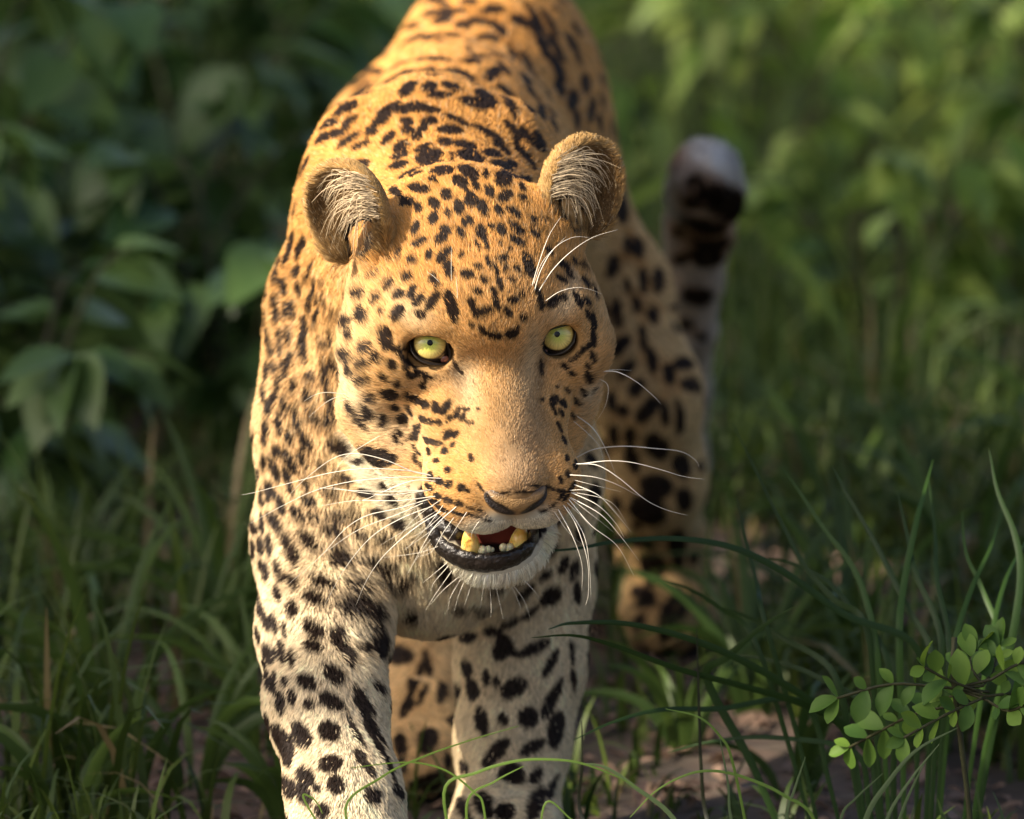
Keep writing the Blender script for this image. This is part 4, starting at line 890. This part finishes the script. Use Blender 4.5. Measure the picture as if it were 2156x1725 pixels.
# ------------------------------------------------------------------ ground and plants
def mat_leaf(name, c1, c2, rough=.45, trans=.35, vein=True):
    m, n, l, b = mat_new(name)
    oi = n.new('ShaderNodeObjectInfo'); tc = n.new('ShaderNodeTexCoord'); no = n.new('ShaderNodeTexNoise'); no.inputs['Scale'].default_value = 40; no.inputs['Detail'].default_value = 3
    l.new(tc.outputs['Object'], no.inputs['Vector'])
    ad = n.new('ShaderNodeMath'); ad.operation = 'ADD'; l.new(oi.outputs['Random'], ad.inputs[0])
    sb = n.new('ShaderNodeMath'); sb.operation = 'MULTIPLY_ADD'; sb.inputs[1].default_value = .8; sb.inputs[2].default_value = -.4; l.new(no.outputs['Fac'], sb.inputs[0]); l.new(sb.outputs[0], ad.inputs[1])
    mx = n.new('ShaderNodeMix'); mx.data_type = 'RGBA'; mx.clamp_factor = True
    l.new(ad.outputs[0], mx.inputs['Factor']); mx.inputs['A'].default_value = (*c1, 1); mx.inputs['B'].default_value = (*c2, 1)
    l.new(mx.outputs['Result'], b.inputs['Base Color']); b.inputs['Roughness'].default_value = rough; b.inputs['Specular IOR Level'].default_value = .4
    tr = n.new('ShaderNodeBsdfTranslucent'); hs = n.new('ShaderNodeHueSaturation'); hs.inputs['Value'].default_value = 1.5; hs.inputs['Hue'].default_value = .485
    l.new(mx.outputs['Result'], hs.inputs['Color']); l.new(hs.outputs['Color'], tr.inputs['Color'])
    ms = n.new('ShaderNodeMixShader'); ms.inputs['Fac'].default_value = trans
    l.new(b.outputs['BSDF'], ms.inputs[1]); l.new(tr.outputs['BSDF'], ms.inputs[2]); l.new(ms.outputs['Shader'], n['Material Output'].inputs['Surface'])
    return m
def mat_grass(name, trans=.35):
    m, n, l, b = mat_new(name)
    a = n.new('ShaderNodeAttribute'); a.attribute_name = 'tint'
    l.new(a.outputs['Color'], b.inputs['Base Color']); b.inputs['Roughness'].default_value = .5; b.inputs['Specular IOR Level'].default_value = .35
    tr = n.new('ShaderNodeBsdfTranslucent'); l.new(a.outputs['Color'], tr.inputs['Color'])
    ms = n.new('ShaderNodeMixShader'); ms.inputs['Fac'].default_value = trans
    l.new(b.outputs['BSDF'], ms.inputs[1]); l.new(tr.outputs['BSDF'], ms.inputs[2]); l.new(ms.outputs['Shader'], n['Material Output'].inputs['Surface'])
    return m
def mat_soil():
    m, n, l, b = mat_new('soil')
    tc = n.new('ShaderNodeTexCoord'); n1 = n.new('ShaderNodeTexNoise'); n1.inputs['Scale'].default_value = 6; n1.inputs['Detail'].default_value = 8
    n2 = n.new('ShaderNodeTexVoronoi'); n2.inputs['Scale'].default_value = 38
    l.new(tc.outputs['Object'], n1.inputs['Vector']); l.new(tc.outputs['Object'], n2.inputs['Vector'])
    r = n.new('ShaderNodeValToRGB'); l.new(n1.outputs['Fac'], r.inputs['Fac']); e = r.color_ramp.elements
    e[0].position = .3; e[0].color = (.030, .021, .014, 1); e[1].position = .72; e[1].color = (.16, .11, .078, 1); x = e.new(.5); x.color = (.075, .052, .036, 1)
    mx = n.new('ShaderNodeMix'); mx.data_type = 'RGBA'; mx.blend_type = 'MULTIPLY'; mx.inputs['Factor'].default_value = .12
    l.new(r.outputs['Color'], mx.inputs['A']); l.new(n2.outputs['Color'], mx.inputs['B']); l.new(mx.outputs['Result'], b.inputs['Base Color'])
    b.inputs['Roughness'].default_value = .95; bu = n.new('ShaderNodeBump'); bu.inputs['Distance'].default_value = .02; l.new(n1.outputs['Fac'], bu.inputs['Height']); l.new(bu.outputs['Normal'], b.inputs['Normal'])
    return m
M_STEM = mat_plain('green_stem', (.045, .050, .018), .7, .3, noise=(.025, .024, .010), scale=60)
M_BARK = mat_plain('bark', (.16, .12, .08), .9, .2, noise=(.06, .045, .03), bump=.8, scale=25)
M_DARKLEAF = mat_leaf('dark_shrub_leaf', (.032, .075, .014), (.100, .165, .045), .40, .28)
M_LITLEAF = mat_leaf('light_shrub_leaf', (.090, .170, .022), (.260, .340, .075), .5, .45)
M_SPRIG = mat_leaf('sprig_leaflet', (.035, .095, .012), (.120, .215, .022), .65, .3)
M_GRASS = mat_grass('grass_blade')

# ground: one gently uneven sheet out to the far distance
gx = np.concatenate([[-120, -40, -15, -6], np.linspace(-3, 3, 61), [6, 15, 40, 120]]); gy = np.concatenate([[-60, -25, -10], np.linspace(-5.5, 9, 117), [14, 30, 80, 160]])
def ground_z(x, y):
    x = np.asarray(x, float); y = np.asarray(y, float); p = np.stack([x, y, x * 0], -1).reshape(-1, 3)
    z = (.020 * wobble(p, 1.1, 3) + .008 * wobble(p, .3, 5)).reshape(x.shape)
    calm = np.exp(-((x / .45) ** 2 + ((y - .6) / 1.0) ** 2))
    return z * (1 - calm) - .004 + .35 * smooth01(9, 40, np.hypot(x, y))
XX, YY = np.meshgrid(gx, gy, indexing='ij'); ZZ = ground_z(XX, YY)
V = np.stack([XX, YY, ZZ], -1).reshape(-1, 3); ny = len(gy)
F = [(i * ny + j, (i + 1) * ny + j, (i + 1) * ny + j + 1, i * ny + j + 1) for i in range(len(gx) - 1) for j in range(ny - 1)]
tag(mesh_obj('ground', V, F, mat_soil()), 'brown soil strewn with litter under the grass', kind='structure')

# --- leaf shapes shared by all shrubs
def leaf_mesh(name, L, W, fold, droop, mat, tip=1.6, rows=7):
    V = []; F = []
    for i in range(rows + 1):
        t = i / rows; w = W * .5 * (math.sin(math.pi * t ** (.75 if tip < 3 else 1.35)) ** (.8 if tip < 3 else .55)) * (1 - .25 * t ** tip); w = max(w, .0006)
        z = -droop * L * t * t
        for k in (-1, 0, 1): V.append((w * k, L * t, z + fold * abs(k) * w))
    for i in range(rows):
        for k in (0, 1): F.append((i * 3 + k, i * 3 + k + 1, i * 3 + k + 4, i * 3 + k + 3))
    me = bpy.data.meshes.new(name); me.from_pydata(V, [], F); me.polygons.foreach_set('use_smooth', [True] * len(F)); me.materials.append(mat); me.update()
    return me
prng = random.Random(4)
DARK_LEAVES = [leaf_mesh('leaf', L, W, f, d, M_DARKLEAF) for L, W, f, d in ((.095, .064, .25, .25), (.085, .056, .15, .35), (.105, .066, .3, .2), (.075, .052, .2, .3))]
LIT_LEAVES = [leaf_mesh('leaf', L, W, f, d, M_LITLEAF) for L, W, f, d in ((.090, .036, .25, .3), (.075, .042, .2, .25), (.110, .034, .3, .4), (.065, .040, .2, .2))]

def shrub(name, label, cat, group, x, y, h, spread, stems, leaves, meshes, lean=(0, 0)):
    root = link(bpy.data.objects.new(name, None)); root.location = (x, y, float(ground_z(x, y)) - .01); tag(root, label, cat, group)
    for s in range(stems):
        a = 2 * math.pi * (s + prng.random() * .7) / stems; rr = spread * prng.uniform(.5, 1.0); hh = h * prng.uniform(.65, 1.05)
        end = np.array([math.cos(a) * rr + lean[0], math.sin(a) * rr + lean[1], hh])
        P = spline([(0, 0, 0), end * np.array([.30, .30, .45]), end * np.array([.68, .68, .82]), end + np.array([0, 0, -.06 * prng.random()])], 12)
        V, F = tube(P, [.0045 * (1 - .7 * k / 11) for k in range(12)], 5, False); mesh_obj('stem', V, F, M_STEM, root)
        for k in range(leaves):
            t = prng.uniform(.22, 1.0); u = t * 11; i = min(int(u), 10); p = P[i] + (P[i + 1] - P[i]) * (u - i)
            o = link(bpy.data.objects.new('leaf', prng.choice(meshes)), root); o.location = p
            yaw = a - math.pi / 2 + prng.uniform(-1.4, 1.4); o.rotation_euler = (prng.uniform(-.95, .25), prng.uniform(-.5, .5), yaw)
            sc = prng.uniform(.7, 1.15); o.scale = (sc, sc, sc)
    return root
LAB_D = 'dark broad-leaved shrub in deep shade beside the leopard, leaves drooping to points'
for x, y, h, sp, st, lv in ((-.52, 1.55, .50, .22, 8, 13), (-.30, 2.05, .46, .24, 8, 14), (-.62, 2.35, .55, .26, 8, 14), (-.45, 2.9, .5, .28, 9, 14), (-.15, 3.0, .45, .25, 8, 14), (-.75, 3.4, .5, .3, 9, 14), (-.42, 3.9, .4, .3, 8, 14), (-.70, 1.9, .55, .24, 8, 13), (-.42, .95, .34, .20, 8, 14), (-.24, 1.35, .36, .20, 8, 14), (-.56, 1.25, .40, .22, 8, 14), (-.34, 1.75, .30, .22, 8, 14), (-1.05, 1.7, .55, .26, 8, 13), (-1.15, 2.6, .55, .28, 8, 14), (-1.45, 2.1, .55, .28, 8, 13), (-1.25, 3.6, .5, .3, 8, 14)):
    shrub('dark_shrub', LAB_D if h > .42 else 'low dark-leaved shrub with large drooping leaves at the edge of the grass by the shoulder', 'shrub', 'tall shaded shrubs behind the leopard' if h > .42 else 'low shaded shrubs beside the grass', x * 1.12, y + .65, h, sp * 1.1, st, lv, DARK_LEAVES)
LAB_L = 'light green leafy shrub with narrow leaves in the soft light behind the tail'
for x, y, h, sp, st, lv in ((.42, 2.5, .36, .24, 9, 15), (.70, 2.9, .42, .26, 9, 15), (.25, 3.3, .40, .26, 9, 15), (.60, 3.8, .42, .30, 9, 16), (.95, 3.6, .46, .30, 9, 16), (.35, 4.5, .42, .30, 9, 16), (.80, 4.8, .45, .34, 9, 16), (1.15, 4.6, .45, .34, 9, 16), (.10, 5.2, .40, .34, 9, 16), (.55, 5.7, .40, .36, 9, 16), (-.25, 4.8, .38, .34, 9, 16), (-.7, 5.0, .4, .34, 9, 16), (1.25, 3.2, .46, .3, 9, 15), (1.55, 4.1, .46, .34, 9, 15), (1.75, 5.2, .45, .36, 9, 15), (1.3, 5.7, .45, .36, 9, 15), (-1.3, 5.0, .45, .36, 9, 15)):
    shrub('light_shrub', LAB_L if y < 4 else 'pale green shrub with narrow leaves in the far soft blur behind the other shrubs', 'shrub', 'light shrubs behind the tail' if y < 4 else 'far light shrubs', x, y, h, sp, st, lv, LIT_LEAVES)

# --- grass
def blade_arrays(base, tipdir, length, width, droop, rows=6):
    """ribbons for many blades at once: base (N,3), tipdir (N,2) ground direction, length, width, droop (N,)"""
    N = len(base); t = np.linspace(0, 1, rows)[None, :]
    lean = droop[:, None] * t ** 1.8
    hor = length[:, None] * lean * .8; ver = length[:, None] * (t - .62 * lean * t)
    P = base[:, None, :] + np.stack([hor * tipdir[:, :1], hor * tipdir[:, 1:], ver], -1)
    side = np.stack([-tipdir[:, 1], tipdir[:, 0], np.zeros(N)], 1)[:, None, :]
    w = (width[:, None] * (1 - t ** 2.2) * .5 + .0003)[..., None]
    return np.stack([P - side * w, P + side * w], 2)          # N, rows, 2, 3
def grass_mesh(name, A, tint, parent=None):
    N, R_ = A.shape[:2]; V = A.reshape(-1, 3)
    b = (np.arange(N) * R_ * 2)[:, None] + (np.arange(R_ - 1) * 2)[None]
    F = np.stack([b, b + 1, b + 3, b + 2], -1).reshape(-1, 4)
    me = bpy.data.meshes.new(name); me.vertices.add(len(V)); me.vertices.foreach_set('co', V.astype(np.float32).ravel())
    me.loops.add(F.size); me.loops.foreach_set('vertex_index', F.astype(np.int32).ravel())
    me.polygons.add(len(F)); me.polygons.foreach_set('loop_start', np.arange(0, F.size, 4, dtype=np.int32)); me.update(calc_edges=True)
    me.polygons.foreach_set('use_smooth', np.ones(len(F), bool))
    a = me.attributes.new('tint', 'FLOAT_COLOR', 'POINT'); a.data.foreach_set('color', np.concatenate([np.repeat(tint, R_ * 2, 0), np.ones((N * R_ * 2, 1))], 1).astype(np.float32).ravel())
    me.materials.append(M_GRASS)
    return link(bpy.data.objects.new(name, me), parent)
def grass_tints(N, lo=(.024, .050, .008), hi=(.095, .140, .022), dry=.06):
    t = rng.random((N, 1)); c = np.array(lo) * (1 - t) + np.array(hi) * t
    k = rng.random(N) < dry; c[k] = np.array([.26, .20, .09]) * rng.uniform(.6, 1.1, (k.sum(), 1)); return c
N = 34000
y = -.1 + 6.9 * rng.random(N * 3) ** 1.45; x = rng.uniform(-1, 1, N * 3) ** 1; x = np.sign(x) * np.abs(x) ** 1.3 * (.36 * (5 + y) / 5 + 1.0)
clump = wobble(np.stack([x, y, x * 0], 1), .55, 7) + .6 * wobble(np.stack([x, y, x * 0], 1), .18, 9)
legs = (np.abs(x + .03) < .20) & (y < 1.2)
keep = (clump > -.35) & ~(legs & (rng.random(N * 3) < .75)) & ~((x > .12) & (y < 1.0) & (clump < -.1))
x, y = x[keep][:N], y[keep][:N]; N = len(x)
ang = rng.uniform(0, 6.283, N); L = rng.uniform(.07, .26, N) * (1 + .3 * smooth01(1.5, 4, y)); L[(np.abs(x + .03) < .22) & (y < 1.0)] *= .42; L[(y < .35)] *= .5; L[(x < -.12) & (y > 1.3)] *= .55; L[(x > .08) & (y < 1.1)] *= .8
A_ = blade_arrays(np.stack([x, y, ground_z(x, y) - .005], 1), np.stack([np.cos(ang), np.sin(ang)], 1), L, rng.uniform(.003, .0075, N), rng.uniform(.15, 1.15, N))
tag(grass_mesh('grass', A_, grass_tints(N)), 'short mixed green grass covering the soil', 'grass', kind='stuff')

def tuft(name, label, cat, group, x, y, blades):
    root = link(bpy.data.objects.new(name, None)); root.location = (x, y, float(ground_z(x, y)) - .005); tag(root, label, cat, group)
    bl = np.array(root.location)
    return root, bl
def ribbon(name, P, w0, tint, root, base, roll=0.0, flat=.25):
    P = np.asarray(P); n = len(P); V = []; F = []
    for i, p in enumerate(P):
        t = _norm(P[min(i + 1, n - 1)] - P[max(i - 1, 0)])
        s = np.cross(t, CF * math.cos(roll) + CU * math.sin(roll)); s = _norm(s); nn = np.cross(s, t)
        w = w0 * .5 * min(1.0, .45 + 2.2 * i / n) * (1 - (i / (n - 1.0)) ** 3.0) + .00025
        for k in (-1, 0, 1): V.append(p + s * w * k + nn * (abs(k) - .5) * w * flat - base)
    for i in range(n - 1):
        for k in (0, 1): F.append((i * 3 + k, i * 3 + k + 1, i * 3 + k + 4, i * 3 + k + 3))
    o = mesh_obj(name, V, F, M_GRASS, root)
    a = o.data.attributes.new('tint', 'FLOAT_COLOR', 'POINT'); a.data.foreach_set('color', np.tile(np.array([*tint, 1.0], np.float32), len(V)))
    return o
# tufts of longer blades standing in the shade on the near side and behind
LAB_T = 'tuft of arching dark green grass blades on the shaded ground by the stepping foreleg'
LAB_U = 'tuft of arching green grass blades on the ground behind the hind leg and tail'
for x, y, h, nb in ((-.33, .75, .24, 12), (-.24, 1.05, .22, 12), (-.40, 1.25, .17, 10), (-.30, .45, .17, 11), (-.20, .70, .15, 9), (-.17, .42, .10, 11), (-.25, .55, .15, 11), (-.14, .95, .13, 10), (-.34, .36, .13, 11), (-.36, 1.5, .15, 10), (.52, 1.6, .28, 12), (.36, 1.9, .26, 11), (.62, 2.2, .28, 11), (.30, 1.5, .20, 10),
                    (.20, .85, .17, 13), (.29, .95, .20, 13), (.14, .70, .13, 10), (.40, 1.2, .24, 12), (.22, .50, .12, 10), (.33, .62, .15, 11)):
    root, bl = tuft('grass_tuft', LAB_T if x < 0 else LAB_U, 'grass', 'grass tufts by the stepping foreleg' if x < 0 else 'grass tufts by the hind leg', x, y, nb)
    for k in range(nb):
        a = prng.uniform(0, 6.283); Lb = h * prng.uniform(.7, 1.35); dr = prng.uniform(.25, 1.1); u = np.linspace(0, 1, 9)
        P = bl + np.stack([math.cos(a) * Lb * dr * u ** 1.9 * .8 + .012 * math.cos(a), math.sin(a) * Lb * dr * u ** 1.9 * .8 + .012 * math.sin(a), Lb * (u - .55 * dr * u ** 2.6)], 1)
        g = prng.random(); ribbon('blade', P, prng.uniform(.006, .011), (.028 + .05 * g, .060 + .070 * g, .011 + .012 * g), root, bl, prng.uniform(-.7, .7))

# the big tuft whose blades arch in front of the hind leg, and slim blades crossing the forelegs
def studied(name, label, cat, sc_, ox, oy, txt, yb, base_d, group=None):
    bx, by = base_d; b0 = at(bx, by, yb); root, bl = tuft(name, label, cat, group, float(b0[0]), yb, 0)
    for rec in txt.strip().split(';'):
        v = rec.split(); w = float(v[0]) * 1e-3; dy0, dy1 = float(v[1]), float(v[2]); tint = tuple(float(c) for c in v[3].split(',')); v = list(map(float, v[4:]))
        dd = [((ox + v[k] / sc_) * .8624, (oy + v[k + 1] / sc_) * .8624) for k in range(0, len(v), 2)]
        P = [at(*p, yb + dy0 + (dy1 - dy0) * i / max(1, len(dd) - 1)) for i, p in enumerate(dd)]
        q = P[0]; foot = np.array([q[0] * .55 + bl[0] * .45, q[1] * .5 + bl[1] * .5, bl[2]])
        if q[2] > .02: P = [foot, q * .5 + foot * .5 + np.array([0, 0, .01])] + P
        ribbon('blade', spline(P, 6 * len(P)), w, tint, root, bl, prng.uniform(-.3, .3))
    return root
DG = '.022,.052,.010'; MG = '.040,.090,.015'; LG = '.110,.190,.030'; GG = '.085,.130,.055'; BK = '.018,.022,.010'
studied('tall_grass_tuft', 'tall tuft of long dark grass blades arching over the ground by the hind leg', 'grass', 1.96, 1400, 1200,
f"""5.0 0 -.10 {DG} 1650 760 1300 590 1000 380 750 265 480 225 200 240 0 275 -330 300;5.5 0 -.15 {DG} 1400 1230 1100 980 700 760 300 640 0 630 -120 660;5.0 0 -.15 {DG} 1300 1150 1100 1020 800 930 500 850 200 740 0 690 -200 700;4.5 0 .10 {MG} 1450 760 1400 520 1330 350 1200 180 1080 0 1000 -110;
4.5 0 .10 {DG} 1720 800 1600 560 1440 240 1300 0 1240 -120;4.5 0 .10 {DG} 1760 720 1640 400 1600 220 1550 0;5.0 0 .12 {MG} 1560 700 1580 450 1640 150 1680 0 1720 -150;5.5 0 .05 {DG} 2100 700 2140 400 2110 200 2030 0 1990 -200;4.0 0 .12 {DG} 1400 650 1250 520 1100 350 1010 180 920 0 760 -330;
3.5 0 .10 {DG} 910 600 880 450 830 250 780 30;6.0 0 -.05 {DG} 640 900 740 790 900 650 1060 550;4.0 0 -.1 {DG} 1100 1010 700 1040 420 1045 200 1100 0 1190;4.0 0 .1 {MG} 1820 760 1900 480 2000 260 2050 100;4.0 0 .12 {DG} 1800 760 1740 420 1730 200 1700 -60;4.0 0 .1 {MG} 2060 800 1960 480 1880 300 1860 100;
3.5 0 .12 {DG} 860 700 700 560 560 470 420 420;4.5 0 .08 {DG} 1250 880 1000 700 830 600 660 540;4.5 0 .05 {DG} 1500 1100 1150 880 900 800 700 780;3.5 0 .1 {MG} 2000 700 2060 450 2130 300 2200 180;4.0 0 .0 {DG} 1350 1250 1000 1180 700 1190 450 1250;4.0 0 .1 {DG} 1500 800 1330 560 1200 420 1000 330 840 330""", .22, (1930, 1560))
studied('slim_grass_tuft', 'slim pale green grass blades arching across the leopard\'s forelegs', 'grass', 2.156, 560, 1300,
f"""1.4 0 0 {LG} 610 1470 800 1290 1000 1190 1250 1100 1520 1020;1.2 0 0 {LG} 1340 1460 1290 1370 1150 1260 1000 1215 850 1215 640 1240;1.8 0 0 {LG} 1130 1365 1300 1265 1500 1205 1680 1195 1850 1215 2050 1290 2156 1350;1.6 0 0 {LG} 1250 1430 1400 1310 1550 1230;
1.0 0 0 {LG} 400 1420 430 1395 465 1430 490 1480;1.0 0 0 {LG} 1660 1430 1800 1510 1900 1560""", -.09, (1080, 1900))
studied('leaning_grass_tuft', 'low tuft of thin grey-green grass blades beside the leafy sprig', 'grass', 1.96, 1400, 1200,
f"""3.6 0 0 {GG} 1400 1568 1500 1400 1640 1240 1840 1130;2.2 0 0 {GG} 1500 1568 1620 1370 1750 1210;2.0 0 0 {GG} 1560 1568 1620 1420 1690 1280;1.8 0 0 {GG} 1280 1568 1350 1470 1480 1350;2.0 0 0 {LG} 1150 1568 1000 1450 850 1380 700 1340 560 1350 400 1430 270 1560;2.2 0 0 {GG} 1020 1568 1060 1420 1110 1270;
1.8 0 0 {GG} 755 1568 740 1400 700 1180;3.2 0 0 {GG} 480 1568 300 1420 150 1320 0 1300;1.6 0 0 {LG} 760 1290 700 1170 600 1080 440 1040;2.6 .2 .2 {BK} 640 1568 610 1300 600 1000 590 650;2.6 .2 .2 {BK} 45 1568 42 1300 40 1100""", -.05, (1720, 1900))

# leafy sprig, lower right
SP = link(bpy.data.objects.new('leafy_sprig', None)); sb_ = at(2010, 1450, .02); SP.location = (float(sb_[0]) + .01, .02, 0.0)
tag(SP, 'leafy sprig with small rounded leaflets in pairs, rising from the dark ground', 'plant')
SPL = np.array(SP.location)
LEAFLETS = [leaf_mesh('leaflet', .026, .0160, .35, .3, M_SPRIG, 6, 6), leaf_mesh('leaflet', .021, .0150, .15, .1, M_SPRIG, 6, 6), leaf_mesh('leaflet', .023, .0120, .5, -.2, M_SPRIG, 6, 6)]
V, F = tube(spline([SPL + [0, 0, -.005], SPL + [.004, .004, .07], sb_, sb_ + [.0, .01, .035]], 14) - SPL, [.0022] * 14, 6); mesh_obj('stem', V, F, M_STEM, SP)
for path, nl in ((((1960, 960), (1700, 930), (1500, 925), (1260, 990)), 5), (((1900, 1010), (1650, 1060), (1500, 1130), (1320, 1225)), 6), (((1980, 980), (1800, 1060), (1580, 1180)), 5), (((1960, 930), (1900, 830), (1930, 760)), 4), (((1960, 930), (2010, 850), (2040, 740)), 4), (((1980, 980), (2120, 960), (2240, 920)), 4), (((1980, 1000), (2080, 1050), (2200, 1000)), 4), (((1950, 960), (1790, 900), (1680, 840)), 4), (((2000, 900), (2120, 830), (2240, 800)), 4), (((1990, 960), (1880, 960), (1760, 1000)), 4)):
    w_ = prng.uniform(-.03, .03)
    P = spline([at((1400 + a / 1.96) * .8624, (1200 + b / 1.96) * .8624, .02 + w_ * k) for k, (a, b) in enumerate(path)], 12)
    V, F = tube(np.concatenate([[sb_], P]) - SPL, [.0011] * 13, 5); mesh_obj('twig', V, F, M_STEM, SP)
    for k in range(nl):
        u = (.25 + .75 * k / (nl - 1)) * 10.9; i = int(u); p = P[i] + (P[min(i + 1, 11)] - P[i]) * (u - i); t = _norm(P[min(i + 1, 11)] - P[i])
        for s in ((-1, 1) if k < nl - 1 else (-1, 1, 0)):
            o = link(bpy.data.objects.new('leaflet', prng.choice(LEAFLETS)), SP)
            d = _norm(t * (.55 if s else 1) + s * np.cross(t, -CF) * .85 + np.array([0, -.25, .10]) * prng.uniform(.3, 1))
            nr = _norm(np.array([-.25, -.75, .6]) + np.array([prng.uniform(-.7, .7), prng.uniform(-.5, .5), prng.uniform(-.6, .6)])); r_ = _norm(np.cross(d, nr)); nr = np.cross(r_, d)
            m4 = Matrix(np.stack([r_, d, nr], 1).tolist()).to_4x4(); sc = prng.uniform(.5, 1.0)
            m4 = m4 @ Matrix.Scale(sc, 4); m4.translation = Vector(p - SPL); o.matrix_basis = m4

# tree added out of view; leaf clumps sit sunward of spots to be shaded
tree = link(bpy.data.objects.new('added_shade_tree', None)); tree.location = (-7.4, -1.2, 0); tag(tree, 'added tree out of view, its leaf clumps placed to shade the undergrowth', 'tree')
TB = np.array(tree.location); sd = np.array(sun_dir)
SHADE_CLUMPS = [(np.array([-.75, 2.4, .25]) + sd * 9.0, 1.25), (np.array([-.72, .85, .10]) + sd * 7.5, .60), (np.array([-.45, .60, .05]) + sd * 6.5, .36), (np.array([-.50, .20, .05]) + sd * 6.2, .27), (np.array([-1.2, 4.2, .3]) + sd * 9.5, 1.2), (np.array([-1.5, 1.0, .1]) + sd * 8.0, .8), (np.array([.42, -.05, .10]) + sd * 6.0, .19)]
V, F = tube(spline([(0, 0, -.1), (.1, .05, 1.6), (.0, .3, 3.2), (.2, .5, 4.6)], 14), [.26 - .011 * k for k in range(14)], 12); mesh_obj('trunk', V, F, M_BARK, tree)
LV = []
for c, r in SHADE_CLUMPS:
    V, F = tube(spline([np.array([.05, .3, 3.0]), (c - TB) * .5 + np.array([0, 0, 1.9]), c - TB], 12), [.09 - .006 * k for k in range(12)], 8); mesh_obj('limb', V, F, M_BARK, tree)
    n = int(1300 * r * r + 220); d = rng.normal(size=(n, 3)); d /= np.linalg.norm(d, axis=1)[:, None]
    LV.append(c - TB + d * (r * rng.random(n) ** .4)[:, None])
LV = np.concatenate(LV); n = len(LV)
a1 = rng.normal(size=(n, 3)); a1 /= np.linalg.norm(a1, axis=1)[:, None]; a2 = np.cross(a1, rng.normal(size=(n, 3))); a2 /= np.linalg.norm(a2, axis=1)[:, None]
Lq = rng.uniform(.07, .12, n)[:, None]
V = np.stack([LV - a1 * Lq, LV + a2 * Lq * .5, LV + a1 * Lq, LV - a2 * Lq * .5], 1).reshape(-1, 3)
tag(mesh_obj('shade_crown', V, np.arange(4 * n).reshape(-1, 4), M_DARKLEAF, tree), kind='stuff')

# dry leaf litter on the soil
n = 5200; y = -.1 + 4.5 * rng.random(n) ** 1.5; x = rng.uniform(-1, 1, n) * (.36 * (5 + y) / 5 + .2)
c = np.stack([x, y, ground_z(x, y) + rng.uniform(.001, .006, n)], 1); a = rng.uniform(0, 6.283, n); Lq = rng.uniform(.006, .019, n)[:, None]
u = np.stack([np.cos(a), np.sin(a), rng.normal(0, .25, n)], 1); v = np.stack([-np.sin(a), np.cos(a), rng.normal(0, .35, n)], 1)
V = np.stack([c - u * Lq, c + v * Lq * .45 + [0, 0, .003], c + u * Lq, c - v * Lq * .45 + [0, 0, .003]], 1).reshape(-1, 3)
lit = mesh_obj('leaf_litter', V, np.arange(4 * n).reshape(-1, 4), M_GRASS, None, False)
t = rng.random((n, 1)); tc = np.array([.10, .065, .042]) * (1 - t) + np.array([.34, .23, .17]) * t
la = lit.data.attributes.new('tint', 'FLOAT_COLOR', 'POINT'); la.data.foreach_set('color', np.concatenate([np.repeat(tc, 4, 0), np.ones((4 * n, 1))], 1).astype(np.float32).ravel())
tag(lit, 'dry brown leaf litter scattered over the soil', 'leaf litter', kind='stuff')
